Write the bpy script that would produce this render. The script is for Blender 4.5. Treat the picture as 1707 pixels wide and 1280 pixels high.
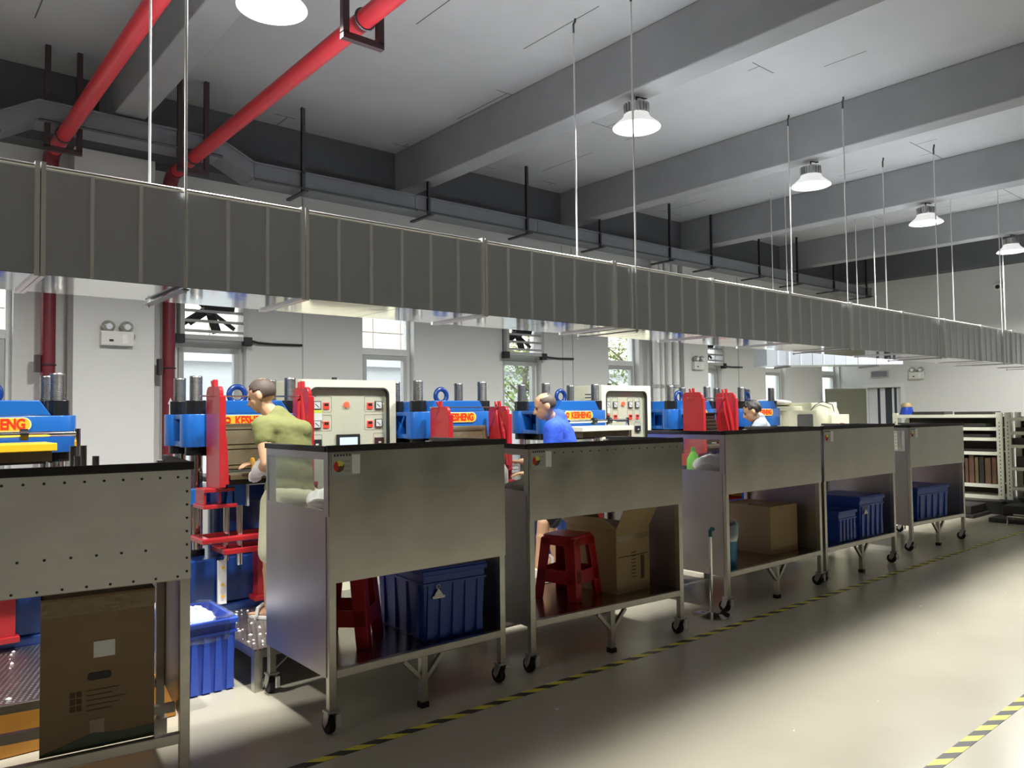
import bpy, bmesh, math, random
from mathutils import Vector, Matrix
random.seed(7)
R_ = math.radians
for o in list(bpy.data.objects): bpy.data.objects.remove(o)
scene = bpy.context.scene
COL = scene.collection

# ------------------------------------------------------------ camera
CAM_H = 1.62
yaw, pit, rol = R_(49.94), R_(2.14), R_(-0.707)
fw = Vector((math.cos(yaw)*math.cos(pit), math.sin(yaw)*math.cos(pit), math.sin(pit)))
rt = Vector((math.sin(yaw), -math.cos(yaw), 0)); up = rt.cross(fw)
r2 = math.cos(rol)*rt + math.sin(rol)*up; u2 = -math.sin(rol)*rt + math.cos(rol)*up
cd = bpy.data.cameras.new('camera'); cam = bpy.data.objects.new('camera', cd); COL.objects.link(cam)
cam.matrix_world = Matrix(((r2.x, u2.x, -fw.x, 0), (r2.y, u2.y, -fw.y, 0), (r2.z, u2.z, -fw.z, CAM_H), (0, 0, 0, 1)))
cd.sensor_fit = 'HORIZONTAL'; cd.sensor_width = 36; cd.lens = 1275.6/1707*36; cd.clip_start = 0.05
scene.camera = cam

# ------------------------------------------------------------ sky, exposure
W = bpy.data.worlds.new('overcast_sky'); scene.world = W; W.use_nodes = True
bg = W.node_tree.nodes['Background']; bg.inputs[0].default_value = (0.93, 0.97, 1.0, 1); bg.inputs[1].default_value = 4.2
vs = scene.view_settings; vs.view_transform = 'Standard'; vs.look = 'None'; vs.gamma = 1; vs.exposure = 0.0; vs.use_curve_mapping = False
LAMP_W = 150.0          # one high-bay lamp
LAMP_COL = (1.0, 0.985, 0.93)

# ------------------------------------------------------------ materials
MATS = {}
def mat(name, col, rough=0.5, metal=0.0, var=0.0, vscale=6.0, bump=0.0, bscale=40.0, stretch=None, emit=0.0, rvar=0.0, spec=0.5, coat=0.0, col2=None):
    m = bpy.data.materials.new(name); m.use_nodes = True; nt = m.node_tree; b = nt.nodes['Principled BSDF']
    b.inputs['Roughness'].default_value = rough; b.inputs['Metallic'].default_value = metal
    b.inputs['Specular IOR Level'].default_value = spec; b.inputs['Coat Weight'].default_value = coat
    c = (*col, 1); b.inputs['Base Color'].default_value = c
    tc = nt.nodes.new('ShaderNodeTexCoord'); mp = nt.nodes.new('ShaderNodeMapping'); nt.links.new(tc.outputs['Object'], mp.inputs[0])
    if stretch: mp.inputs['Scale'].default_value = stretch
    if var or rvar:
        n = nt.nodes.new('ShaderNodeTexNoise'); n.inputs['Scale'].default_value = vscale; n.inputs['Detail'].default_value = 2.5; n.inputs['Roughness'].default_value = 0.6
        nt.links.new(mp.outputs[0], n.inputs['Vector'])
        if var:
            rp = nt.nodes.new('ShaderNodeValToRGB'); nt.links.new(n.outputs['Fac'], rp.inputs[0])
            lo = col2 if col2 else tuple(x*(1-var) for x in col)
            rp.color_ramp.elements[0].position = 0.2; rp.color_ramp.elements[1].position = 0.8
            rp.color_ramp.elements[0].color = (*lo, 1); rp.color_ramp.elements[1].color = (*[min(1, x*(1+var*0.6)) for x in col], 1)
            nt.links.new(rp.outputs[0], b.inputs['Base Color'])
        if rvar:
            mr = nt.nodes.new('ShaderNodeMapRange'); mr.inputs['To Min'].default_value = max(0.02, rough-rvar); mr.inputs['To Max'].default_value = rough+rvar
            mr.inputs['From Min'].default_value = 0.15; mr.inputs['From Max'].default_value = 0.85
            nt.links.new(n.outputs['Fac'], mr.inputs[0]); nt.links.new(mr.outputs[0], b.inputs['Roughness'])
    if bump:
        n2 = nt.nodes.new('ShaderNodeTexNoise'); n2.inputs['Scale'].default_value = bscale; n2.inputs['Detail'].default_value = 4
        nt.links.new(mp.outputs[0], n2.inputs['Vector'])
        bp = nt.nodes.new('ShaderNodeBump'); bp.inputs['Strength'].default_value = bump; bp.inputs['Distance'].default_value = 0.01
        nt.links.new(n2.outputs['Fac'], bp.inputs['Height']); nt.links.new(bp.outputs[0], b.inputs['Normal'])
    if emit:
        b.inputs['Emission Color'].default_value = c; b.inputs['Emission Strength'].default_value = emit
    MATS[name] = m
    return m
def glass(name, tint=(1, 1, 1), gloss=0.1, rough=0.02):
    m = bpy.data.materials.new(name); m.use_nodes = True; nt = m.node_tree
    for n in list(nt.nodes):
        if n.type != 'OUTPUT_MATERIAL': nt.nodes.remove(n)
    out = [n for n in nt.nodes if n.type == 'OUTPUT_MATERIAL'][0]
    t = nt.nodes.new('ShaderNodeBsdfTransparent'); t.inputs[0].default_value = (*tint, 1)
    g = nt.nodes.new('ShaderNodeBsdfGlossy'); g.inputs['Roughness'].default_value = rough
    mx = nt.nodes.new('ShaderNodeMixShader'); mx.inputs[0].default_value = gloss
    nt.links.new(t.outputs[0], mx.inputs[1]); nt.links.new(g.outputs[0], mx.inputs[2]); nt.links.new(mx.outputs[0], out.inputs[0])
    MATS[name] = m; return m
M = MATS
mat('floor', (0.46, 0.43, 0.345), 0.25, 0, 0.05, 1.6, 0.015, 40, rvar=0.03, spec=0.28)
mat('wall_white', (0.73, 0.735, 0.715), 0.6, 0, 0.02, 2.0, 0.03, 60)
mat('wall_dim', (0.42, 0.42, 0.41), 0.7, 0, 0.03, 2)  # unseen walls toned grey to cut bounced light, as an unlit side
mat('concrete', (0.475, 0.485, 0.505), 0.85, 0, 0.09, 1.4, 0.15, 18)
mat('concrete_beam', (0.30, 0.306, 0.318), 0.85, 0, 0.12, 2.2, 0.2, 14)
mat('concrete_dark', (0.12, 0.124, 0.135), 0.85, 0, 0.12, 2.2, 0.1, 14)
mat('steel', (0.60, 0.585, 0.535), 0.36, 0.9, 0.16, 2.6, 0.02, 60, stretch=(1, 1, 1.4), rvar=0.10)
mat('steel_riveted', (0.84, 0.825, 0.80), 0.45, 0.35, 0.10, 3.0, 0.03, 60, stretch=(1, 1, 2), rvar=0.08)
mat('steel_side', (0.47, 0.455, 0.44), 0.42, 1.0, 0.06, 2.0, 0.02, 60, stretch=(2, 2, 1), rvar=0.05)
mat('steel_tube', (0.60, 0.585, 0.53), 0.38, 1.0, 0.18, 9.0, 0.05, 60)
mat('steel_shelf', (0.42, 0.36, 0.33), 0.22, 1.0, 0.12, 3.0)
mat('rubber_black', (0.012, 0.012, 0.013), 0.6)
mat('galvanized', (0.74, 0.80, 0.88), 0.28, 0.6, 0.025, 160.0, 0.0, 160)
mat('galvanized_shiny', (0.66, 0.665, 0.66), 0.09, 1.0, 0.03, 60.0, 0.12, 3.5)
mat('edge_zinc', (0.85, 0.85, 0.84), 0.32, 1.0)
mat('galvanized_edge', (0.93, 0.95, 0.98), 0.3, 0.35, 0.05, 20)
mat('galvanized_dark', (0.33, 0.34, 0.34), 0.4, 1.0, 0.15, 20)
mat('rod_zinc', (0.80, 0.80, 0.79), 0.35, 0.5)
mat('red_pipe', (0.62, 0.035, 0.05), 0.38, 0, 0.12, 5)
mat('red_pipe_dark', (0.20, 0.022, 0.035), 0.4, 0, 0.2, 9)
mat('dark_paint', (0.06, 0.035, 0.04), 0.5)
mat('tray_grey', (0.25, 0.262, 0.285), 0.5, 0.3, 0.1, 6)
mat('dark_steel', (0.10, 0.105, 0.115), 0.45, 0.5)
mat('lamp_metal', (0.62, 0.62, 0.62), 0.3, 1.0)
mat('lens', (1, 1, 0.97), 0.3, emit=9.0)
mat('lamp_reflector', (0.95, 0.95, 0.93), 0.15, 0.0, emit=0.55)
mat('press_blue', (0.012, 0.115, 0.43), 0.28, 0, 0.10, 4, coat=0.4)
mat('press_blue_dark', (0.007, 0.040, 0.19), 0.3, 0, 0.2, 5, coat=0.3)  # press blue darkened on base and ram for the dim light low down
mat('press_red', (0.40, 0.018, 0.023), 0.3, 0, 0.08, 6, coat=0.3)
mat('chrome', (0.75, 0.75, 0.76), 0.12, 1.0)
mat('thread_steel', (0.42, 0.42, 0.41), 0.35, 1.0, 0.2, 30)
mat('nut_black', (0.025, 0.027, 0.03), 0.32, 0.6)
mat('plate_orange', (0.95, 0.42, 0.03), 0.4)
mat('plate_cream', (0.95, 0.72, 0.30), 0.4)
mat('letter_red', (0.62, 0.03, 0.01), 0.4)
mat('mold_bronze', (0.20, 0.165, 0.10), 0.38, 0.7, 0.25, 9)
mat('mold_dark', (0.05, 0.047, 0.045), 0.4, 0.6, 0.2, 8)
mat('yellow_paint', (0.92, 0.52, 0.02), 0.4, 0, 0.06, 6)
mat('orange_board', (0.72, 0.33, 0.05), 0.5, 0, 0.22, 4)
mat('cream', (0.80, 0.80, 0.62), 0.42, 0, 0.03, 3)
mat('cream_panel', (0.72, 0.73, 0.60), 0.45)
mat('gasket', (0.02, 0.022, 0.024), 0.5)
mat('meter_white', (0.85, 0.88, 0.92), 0.3)
mat('meter_frame', (0.05, 0.055, 0.06), 0.4)
mat('led_red', (0.9, 0.06, 0.04), 0.4, emit=0.5)
mat('button_red', (0.9, 0.16, 0.08), 0.4, emit=0.4)
mat('screen', (0.65, 0.78, 0.95), 0.3, emit=0.6)
mat('screen_dark', (0.12, 0.125, 0.13), 0.25)
mat('line_grey', (0.38, 0.39, 0.34), 0.5)
mat('tag_white', (0.9, 0.9, 0.88), 0.5)
mat('tag_yellow', (0.75, 0.82, 0.12), 0.5)
mat('crate_blue', (0.016, 0.07, 0.42), 0.35, 0, 0.10, 5)
mat('bin_blue', (0.05, 0.13, 0.72), 0.35, 0, 0.10, 5)
mat('bag_white', (0.82, 0.83, 0.86), 0.35, 0, 0.06, 9, 0.5, 14)
mat('stool_red', (0.50, 0.012, 0.02), 0.32, 0, 0.06, 5)
mat('cardboard', (0.30, 0.205, 0.115), 0.75, 0, 0.10, 3, 0.05, 40)
mat('cardboard_light', (0.42, 0.31, 0.16), 0.75, 0, 0.10, 3, 0.05, 40)
mat('cardboard_print', (0.13, 0.07, 0.04), 0.8)
mat('packing_tape', (0.34, 0.25, 0.15), 0.12, 0, 0.15, 14, 0.3, 30)
mat('green_film', (0.04, 0.07, 0.035), 0.3)
mat('white_paint', (0.86, 0.86, 0.84), 0.4)
mat('frame_white', (0.80, 0.81, 0.80), 0.4)
mat('frame_grey', (0.50, 0.51, 0.50), 0.4, 0.3)
mat('emergency_white', (0.78, 0.78, 0.74), 0.4)
mat('lamp_head_clear', (0.50, 0.50, 0.46), 0.15, 0.4, 0.4, 40)
mat('fan_black', (0.015, 0.015, 0.018), 0.45)
mat('rack_cream', (0.70, 0.71, 0.60), 0.45, 0, 0.05, 8)
mat('rack_back', (0.075, 0.062, 0.05), 0.7, 0, 0.3, 4)
mat('rust_plate', (0.15, 0.085, 0.05), 0.6, 0.3, 0.35, 8)
mat('soot', (0.03, 0.028, 0.027), 0.55, 0, 0.3, 8)
mat('door_olive', (0.22, 0.225, 0.16), 0.5)
mat('strip_white', (0.80, 0.82, 0.86), 0.3)
mat('strip_dark', (0.03, 0.04, 0.055), 0.3)
mat('skin', (0.54, 0.32, 0.19), 0.5, 0, 0.05, 8, 0.03, 60)
mat('hair_black', (0.012, 0.011, 0.010), 0.45, 0, 0.3, 60, 0.6, 160)
mat('hair_stubble', (0.085, 0.062, 0.050), 0.6, 0, 0.3, 50, 0.3, 220)
mat('shirt_olive', (0.175, 0.185, 0.06), 0.8, 0, 0.06, 5, 0.35, 7)
mat('shirt_blue', (0.02, 0.085, 0.62), 0.75, 0, 0.10, 5, 0.45, 8)
mat('shirt_pale', (0.27, 0.31, 0.36), 0.75, 0, 0.08, 5, 0.45, 8)
mat('shorts_khaki', (0.62, 0.60, 0.40), 0.8, 0, 0.05, 6, 0.3, 8)
mat('shorts_black', (0.015, 0.015, 0.018), 0.8, 0, 0.1, 6, 0.3, 8)
mat('trousers_grey', (0.10, 0.105, 0.12), 0.8, 0, 0.1, 6)
mat('glove_white', (0.85, 0.82, 0.80), 0.7, 0, 0.05, 20, 0.3, 60)
mat('sandal_grey', (0.55, 0.54, 0.50), 0.6)
mat('eye_dark', (0.02, 0.015, 0.012), 0.2)
mat('lip', (0.45, 0.20, 0.16), 0.5)
mat('leaf_green', (0.28, 0.40, 0.10), 0.5, 0, 0.35, 3)
mat('bark', (0.20, 0.17, 0.13), 0.8, 0, 0.3, 9)
mat('facade_grey', (0.62, 0.63, 0.65), 0.7, 0, 0.06, 30, 0.2, 60)
mat('facade_tile', (0.80, 0.70, 0.60), 0.5, 0, 0.05, 3)
mat('facade_glass', (0.45, 0.50, 0.56), 0.1)
mat('ground_out', (0.4, 0.4, 0.38), 0.9)
mat('bottle_green', (0.18, 0.62, 0.06), 0.15, 0, 0.1, 5)
mat('bottle_white', (0.86, 0.86, 0.82), 0.35)
mat('cloth_white', (0.80, 0.79, 0.77), 0.7, 0, 0.08, 9, 0.6, 12)
mat('cloth_dark', (0.20, 0.17, 0.165), 0.5, 0, 0.35, 10, 0.8, 10)
mat('teal', (0.01, 0.16, 0.20), 0.35)
mat('basin_blue', (0.015, 0.05, 0.35), 0.35)
mat('basin_tan', (0.28, 0.22, 0.10), 0.5)
mat('lightblue', (0.03, 0.28, 0.55), 0.3, 0, 0.2, 6)
glass('pane_clear', (0.96, 0.98, 0.98), 0.08)
glass('acrylic', (0.88, 0.89, 0.88), 0.14, 0.12)
glass('acrylic_fog', (0.72, 0.74, 0.72), 0.22, 0.25)
glass('door_glass', (0.95, 0.96, 0.95), 0.07, 0.03)
glass('film', (0.85, 0.9, 0.92), 0.25, 0.15)

def special_materials():
    # hazard tape: diagonal yellow and black print
    m = bpy.data.materials.new('hazard_tape'); m.use_nodes = True; nt = m.node_tree; b = nt.nodes['Principled BSDF']
    tc = nt.nodes.new('ShaderNodeTexCoord'); sx = nt.nodes.new('ShaderNodeSeparateXYZ'); nt.links.new(tc.outputs['Object'], sx.inputs[0])
    a = nt.nodes.new('ShaderNodeMath'); a.operation = 'MULTIPLY_ADD'; a.inputs[1].default_value = 1.4; nt.links.new(sx.outputs[1], a.inputs[0]); nt.links.new(sx.outputs[0], a.inputs[2])
    k = nt.nodes.new('ShaderNodeMath'); k.operation = 'MULTIPLY'; k.inputs[1].default_value = 1/0.19; nt.links.new(a.outputs[0], k.inputs[0])
    f = nt.nodes.new('ShaderNodeMath'); f.operation = 'FRACT'; nt.links.new(k.outputs[0], f.inputs[0])
    g = nt.nodes.new('ShaderNodeMath'); g.operation = 'GREATER_THAN'; g.inputs[1].default_value = 0.5; nt.links.new(f.outputs[0], g.inputs[0])
    mx = nt.nodes.new('ShaderNodeMix'); mx.data_type = 'RGBA'; mx.inputs[6].default_value = (0.018, 0.018, 0.018, 1); mx.inputs[7].default_value = (0.72, 0.66, 0.06, 1)
    nt.links.new(g.outputs[0], mx.inputs[0]); nt.links.new(mx.outputs[2], b.inputs['Base Color']); b.inputs['Roughness'].default_value = 0.4
    M['hazard_tape'] = m
    # chequer plate: lozenge relief on bare steel
    m = mat('chequer_plate', (0.50, 0.49, 0.48), 0.3, 1.0, 0.2, 7); nt = m.node_tree; b = nt.nodes['Principled BSDF']
    tc = nt.nodes.new('ShaderNodeTexCoord'); sx = nt.nodes.new('ShaderNodeSeparateXYZ'); nt.links.new(tc.outputs['Object'], sx.inputs[0])
    def wave(ax, ay):
        d = nt.nodes.new('ShaderNodeVectorMath'); d.operation = 'DOT_PRODUCT'; d.inputs[1].default_value = (ax, ay, 0); nt.links.new(tc.outputs['Object'], d.inputs[0])
        s = nt.nodes.new('ShaderNodeMath'); s.operation = 'SINE'; nt.links.new(d.outputs['Value'], s.inputs[0]); return s
    p = nt.nodes.new('ShaderNodeMath'); p.operation = 'MULTIPLY'
    nt.links.new(wave(150, 70).outputs[0], p.inputs[0]); nt.links.new(wave(-70, 150).outputs[0], p.inputs[1])
    bp = nt.nodes.new('ShaderNodeBump'); bp.inputs['Strength'].default_value = 0.9; bp.inputs['Distance'].default_value = 0.004
    nt.links.new(p.outputs[0], bp.inputs['Height']); nt.links.new(bp.outputs[0], b.inputs['Normal'])
    # ceiling slab with board-mark joints
    nt = M['concrete'].node_tree; b = nt.nodes['Principled BSDF']; lk = b.inputs['Base Color'].links[0]; src = lk.from_socket
    tc = nt.nodes.new('ShaderNodeTexCoord'); br = nt.nodes.new('ShaderNodeTexBrick')
    br.inputs['Scale'].default_value = 1.0; br.inputs['Mortar Size'].default_value = 0.006; br.inputs['Brick Width'].default_value = 0.92; br.inputs['Row Height'].default_value = 1.83
    br.inputs['Color1'].default_value = br.inputs['Color2'].default_value = (0, 0, 0, 1); br.inputs['Mortar'].default_value = (1, 1, 1, 1); nt.links.new(tc.outputs['Object'], br.inputs[0])
    ns = nt.nodes.new('ShaderNodeTexNoise'); ns.inputs['Scale'].default_value = 0.8; nt.links.new(tc.outputs['Object'], ns.inputs[0])
    gt = nt.nodes.new('ShaderNodeMath'); gt.operation = 'GREATER_THAN'; gt.inputs[1].default_value = 0.53; nt.links.new(ns.outputs['Fac'], gt.inputs[0])
    mu = nt.nodes.new('ShaderNodeMath'); mu.operation = 'MULTIPLY'; nt.links.new(gt.outputs[0], mu.inputs[0]); nt.links.new(br.outputs['Color'], mu.inputs[1])
    mx = nt.nodes.new('ShaderNodeMix'); mx.data_type = 'RGBA'; mx.inputs[7].default_value = (0.12, 0.12, 0.12, 1)
    nt.links.new(mu.outputs[0], mx.inputs[0]); nt.links.new(src, mx.inputs[6]); nt.links.new(mx.outputs[2], b.inputs['Base Color'])
special_materials()

# ------------------------------------------------------------ mesh helpers
class MB:
    def __init__(s): s.v = []; s.f = []
    def add(s, vs, fs, X=None):
        n = len(s.v); s.v += [tuple(X @ Vector(v)) if X else tuple(v) for v in vs]; s.f += [tuple(i+n for i in f) for f in fs]; return s
    def box(s, x0, x1, y0, y1, z0, z1, X=None):
        vs = [(x, y, z) for z in (z0, z1) for y in (y0, y1) for x in (x0, x1)]
        return s.add(vs, [(0, 2, 3, 1), (4, 5, 7, 6), (0, 1, 5, 4), (2, 6, 7, 3), (0, 4, 6, 2), (1, 3, 7, 5)], X)
    def cyl(s, p0, p1, r0, r1=None, n=14, caps=True):
        r1 = r0 if r1 is None else r1; p0 = Vector(p0); p1 = Vector(p1); d = (p1-p0).normalized()
        a = d.orthogonal().normalized(); b = d.cross(a); vs = []; fs = []
        for p, r in ((p0, r0), (p1, r1)):
            for i in range(n): t = 2*math.pi*i/n; vs.append(p+(a*math.cos(t)+b*math.sin(t))*r)
        for i in range(n): j = (i+1) % n; fs.append((i, j, n+j, n+i))
        if caps: fs += [tuple(range(n))[::-1], tuple(range(n, 2*n))]
        return s.add(vs, fs)
    def tube(s, pts, r, n=8):
        pts = [Vector(p) for p in pts]; vs = []; fs = []; a = None
        for k, p in enumerate(pts):
            d = (pts[min(k+1, len(pts)-1)]-pts[max(k-1, 0)]).normalized()
            a = d.orthogonal().normalized() if a is None else (a-d*a.dot(d)).normalized()
            b = d.cross(a); rr = r[k] if isinstance(r, (list, tuple)) else r
            for i in range(n): t = 2*math.pi*i/n; vs.append(p+(a*math.cos(t)+b*math.sin(t))*rr)
        for k in range(len(pts)-1):
            for i in range(n): j = (i+1) % n; fs.append((k*n+i, k*n+j, (k+1)*n+j, (k+1)*n+i))
        fs += [tuple(range(n))[::-1], tuple(range((len(pts)-1)*n, len(pts)*n))]
        return s.add(vs, fs)
    def lathe(s, prof, n=24, X=None, close=False):
        vs = []; fs = []
        for r, z in prof:
            for i in range(n): t = 2*math.pi*i/n; vs.append((r*math.cos(t), r*math.sin(t), z))
        m = len(prof)
        for k in range(m-1 if not close else m):
            q = (k+1) % m
            for i in range(n): j = (i+1) % n; fs.append((k*n+i, k*n+j, q*n+j, q*n+i))
        if not close: fs += [tuple(range(n))[::-1], tuple(range((m-1)*n, m*n))]
        return s.add(vs, fs, X)
    def prism(s, poly, axis, a, b, X=None):
        # poly in the two other axes (cyclic order kept: x->(y,z), y->(x,z), z->(x,y))
        def P(u, v, w): return {'x': (w, u, v), 'y': (u, w, v), 'z': (u, v, w)}[axis]
        n = len(poly); vs = [P(u, v, a) for u, v in poly]+[P(u, v, b) for u, v in poly]
        fs = [(i, (i+1) % n, n+(i+1) % n, n+i) for i in range(n)]+[tuple(range(n))[::-1], tuple(range(n, 2*n))]
        return s.add(vs, fs, X)
    def ring(s, outer, inner, axis, a, b, X=None):
        def P(u, v, w): return {'x': (w, u, v), 'y': (u, w, v), 'z': (u, v, w)}[axis]
        n = len(outer); vs = [P(u, v, w) for w in (a, b) for pl in (outer, inner) for u, v in pl]; fs = []
        for i in range(n):
            j = (i+1) % n
            fs += [(i, j, n+j, n+i), (2*n+i, 3*n+i, 3*n+j, 2*n+j), (i, 2*n+i, 2*n+j, j), (n+i, n+j, 3*n+j, 3*n+i)]
        return s.add(vs, fs, X)
    def ell(s, c, rx, ry, rz, n=14, X=None):
        vs = []; fs = []; h = max(6, n//2+1)
        for k in range(1, h):
            ph = math.pi*k/h
            for i in range(n): t = 2*math.pi*i/n; vs.append((c[0]+rx*math.sin(ph)*math.cos(t), c[1]+ry*math.sin(ph)*math.sin(t), c[2]+rz*math.cos(ph)))
        for k in range(h-2):
            for i in range(n): j = (i+1) % n; fs.append((k*n+i, (k+1)*n+i, (k+1)*n+j, k*n+j))
        t0 = len(vs); vs += [(c[0], c[1], c[2]+rz), (c[0], c[1], c[2]-rz)]
        for i in range(n): j = (i+1) % n; fs += [(t0, i, j), (t0+1, (h-2)*n+j, (h-2)*n+i)]
        return s.add(vs, fs, X)
    def torus(s, c, R, r, n=24, m=10, X=None):
        vs = []; fs = []
        for i in range(n):
            t = 2*math.pi*i/n
            for k in range(m): q = 2*math.pi*k/m; w = R+r*math.cos(q); vs.append((c[0]+w*math.cos(t), c[1]+w*math.sin(t), c[2]+r*math.sin(q)))
        for i in range(n):
            for k in range(m): i2 = (i+1) % n; k2 = (k+1) % m; fs.append((i*m+k, i2*m+k, i2*m+k2, i*m+k2))
        return s.add(vs, fs, X)
    def mesh(s, name, smooth=False):
        me = bpy.data.meshes.new(name); me.from_pydata(s.v, [], s.f)
        bm = bmesh.new(); bm.from_mesh(me); bmesh.ops.recalc_face_normals(bm, faces=bm.faces); bm.to_mesh(me); bm.free()
        if smooth: me.polygons.foreach_set('use_smooth', [True]*len(me.polygons))
        me.update(); return me
    def build(s, name, m, parent=None, smooth=False, bev=0.0, seg=2, loc=None, angle=0.6):
        me = s.mesh(name, smooth); me.materials.append(M[m] if isinstance(m, str) else m)
        o = bpy.data.objects.new(name, me); COL.objects.link(o)
        if parent: o.parent = parent
        if loc: o.location = loc
        if bev:
            b = o.modifiers.new('bevel', 'BEVEL'); b.width = bev; b.segments = seg; b.limit_method = 'ANGLE'; b.angle_limit = angle
        if smooth and bev == 0:
            try: me.set_sharp_from_angle(angle=R_(40))
            except Exception: pass
        return o
def tag(o, label, cat=None, group=None, kind=None):
    o['label'] = label
    if cat: o['category'] = cat
    if group: o['group'] = group
    if kind: o['kind'] = kind
    return o
def thing(name, label, cat, loc=(0, 0, 0), rz=0.0, group=None, kind=None):
    o = bpy.data.objects.new(name, None); COL.objects.link(o); o.location = loc; o.rotation_euler = (0, 0, rz); o.empty_display_size = 0.1
    return tag(o, label, cat, group, kind)
def struct(o, label): o['kind'] = 'structure'; o['label'] = label; return o
def copy_tree(o, parent=None):
    c = o.copy(); COL.objects.link(c)
    if parent: c.parent = parent
    for ch in [x for x in bpy.data.objects if x.parent == o]: copy_tree(ch, c)
    return c
def clone(o, loc, rz, label, group=None):
    c = copy_tree(o); c.location = loc; c.rotation_euler = (0, 0, rz); c['label'] = label
    if group: c['group'] = group
    return c
def text_mb(body, size, depth=0.004, spacing=1.0, sx=1.0):
    # flat lettering in the x-z plane, facing -y, centred on the origin
    cu = bpy.data.curves.new('lettering', 'FONT'); cu.body = body; cu.size = size; cu.extrude = depth; cu.align_x = 'CENTER'; cu.align_y = 'CENTER'; cu.space_character = spacing; cu.offset = size*0.035; cu.resolution_u = 3
    o = bpy.data.objects.new('lettering_tmp', cu); COL.objects.link(o)
    dg = bpy.context.evaluated_depsgraph_get(); dg.update(); me = bpy.data.meshes.new_from_object(o.evaluated_get(dg))
    mb = MB(); mb.add([(v.co.x*sx, -v.co.z, v.co.y) for v in me.vertices], [tuple(p.vertices) for p in me.polygons])
    bpy.data.objects.remove(o); bpy.data.curves.remove(cu); bpy.data.meshes.remove(me); return mb
def rrect(x0, x1, z0, z1, r, n=5):
    out = []
    for cx, cz, a0 in ((x1-r, z1-r, 0), (x0+r, z1-r, 90), (x0+r, z0+r, 180), (x1-r, z0+r, 270)):
        for k in range(n+1): a = R_(a0+90*k/n); out.append((cx+r*math.cos(a), cz+r*math.sin(a)))
    return out
def TR(loc=(0, 0, 0), rx=0, ry=0, rz=0): return Matrix.Translation(loc) @ Matrix.Rotation(rz, 4, 'Z') @ Matrix.Rotation(ry, 4, 'Y') @ Matrix.Rotation(rx, 4, 'X')
# ------------------------------------------------------------ the hall
X0, X1, Y0, Y1, ZC = -8.0, 15.6, -10.0, 7.85, 4.65
struct(MB().box(X0, X1+0.0, Y0, Y1, -0.12, 0).build('floor', 'floor'), 'polished beige-grey concrete floor of the hall')
struct(MB().box(X0, X1, Y0, Y1, ZC, ZC+0.15).build('ceiling', 'concrete'), 'bare grey concrete ceiling slab')
BEAMS = [(-1.5, -1.26), (1.555, 1.80), (4.65, 4.885), (7.31, 7.53), (9.98, 10.25), (12.92, 13.16)]
blab = ['bare concrete beam behind the camera side', 'concrete ceiling beam between the two red pipes', 'concrete ceiling beam to the right of the two red pipes', 'concrete ceiling beam above the third lamp from the left',
        'concrete ceiling beam above the fourth lamp from the left', 'farthest free-hanging concrete ceiling beam near the end wall']
for (a, b), l in zip(BEAMS, blab):
    if a < 0: continue
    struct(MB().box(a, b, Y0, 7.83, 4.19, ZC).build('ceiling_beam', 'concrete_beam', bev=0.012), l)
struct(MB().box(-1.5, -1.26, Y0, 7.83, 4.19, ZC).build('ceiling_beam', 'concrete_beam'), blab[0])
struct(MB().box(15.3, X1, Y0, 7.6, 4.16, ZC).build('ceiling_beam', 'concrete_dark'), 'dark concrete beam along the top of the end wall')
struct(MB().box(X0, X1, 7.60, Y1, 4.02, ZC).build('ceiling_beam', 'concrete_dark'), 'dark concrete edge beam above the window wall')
WIN = [0.25, 2.30, 4.355, 6.44, 8.50, 10.68, 12.77, 14.86]; WW = 0.70; ZS, ZT = 0.85, 3.05
w = MB(); xs = [X0]+[v for a in WIN for v in (a, a+WW)]+[X1]
w.box(X0, X1, Y1, Y1+0.24, 0, ZS); w.box(X0, X1, Y1, Y1+0.24, ZT, ZC)
for i in range(0, len(xs), 2): w.box(xs[i], xs[i+1], Y1, Y1+0.24, ZS, ZT)
struct(w.build('wall_left', 'wall_white'), 'white window wall behind the blue presses')
for k, x in enumerate([3.62, 7.55, 7.75, 11.9]):
    struct(MB().box(x-0.006, x+0.006, Y1-0.006, Y1, 0, 4.0).build('trim_%d' % (k+1), 'frame_grey'), 'thin vertical joint strip on the white window wall')
# end wall with a doorway at y 6.60..7.31
w = MB(); w.box(X1, X1+0.2, Y0, 6.60, 0, ZC); w.box(X1, X1+0.2, 7.31, Y1+0.24, 0, ZC); w.box(X1, X1+0.2, 6.60, 7.31, 2.04, ZC)
struct(w.build('wall_end', 'wall_white'), 'white end wall with the far doorway')
struct(MB().box(X0-0.2, X0, Y0, Y1+0.24, 0, ZC).build('wall_back', 'wall_dim'), 'unseen wall behind the camera, greyed for less bounced light')
struct(MB().box(X0-0.2, X1+0.2, Y0-0.2, Y0, 0, ZC).build('wall_right', 'wall_dim'), 'unseen wall on the aisle side of the hall, greyed for less bounced light')
struct(MB().box(1.36, 2.03, 7.58, Y1, 0, 4.02).build('wall_column', 'wall_white', bev=0.006), 'white column between the two red risers')
struct(MB().box(9.98, 10.62, 7.58, Y1, 0, 4.02).build('wall_column', 'wall_white', bev=0.006), 'white column beside the bundle of white pipes')
# corridor behind the doorway
c = MB(); c.box(X1+0.2, X1+2.2, 6.2, 7.9, -0.1, 0); c.box(X1+2.1, X1+2.2, 6.2, 7.9, 0, 2.6); c.box(X1+0.2, X1+2.2, 7.9, 8.0, 0, 2.6); c.box(X1+0.2, X1+2.2, 6.1, 6.2, 0, 2.6); c.box(X1+0.2, X1+2.2, 6.2, 7.9, 2.6, 2.7)
struct(c.build('wall_corridor', 'wall_white'), 'white corridor seen through the far doorway')
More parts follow.
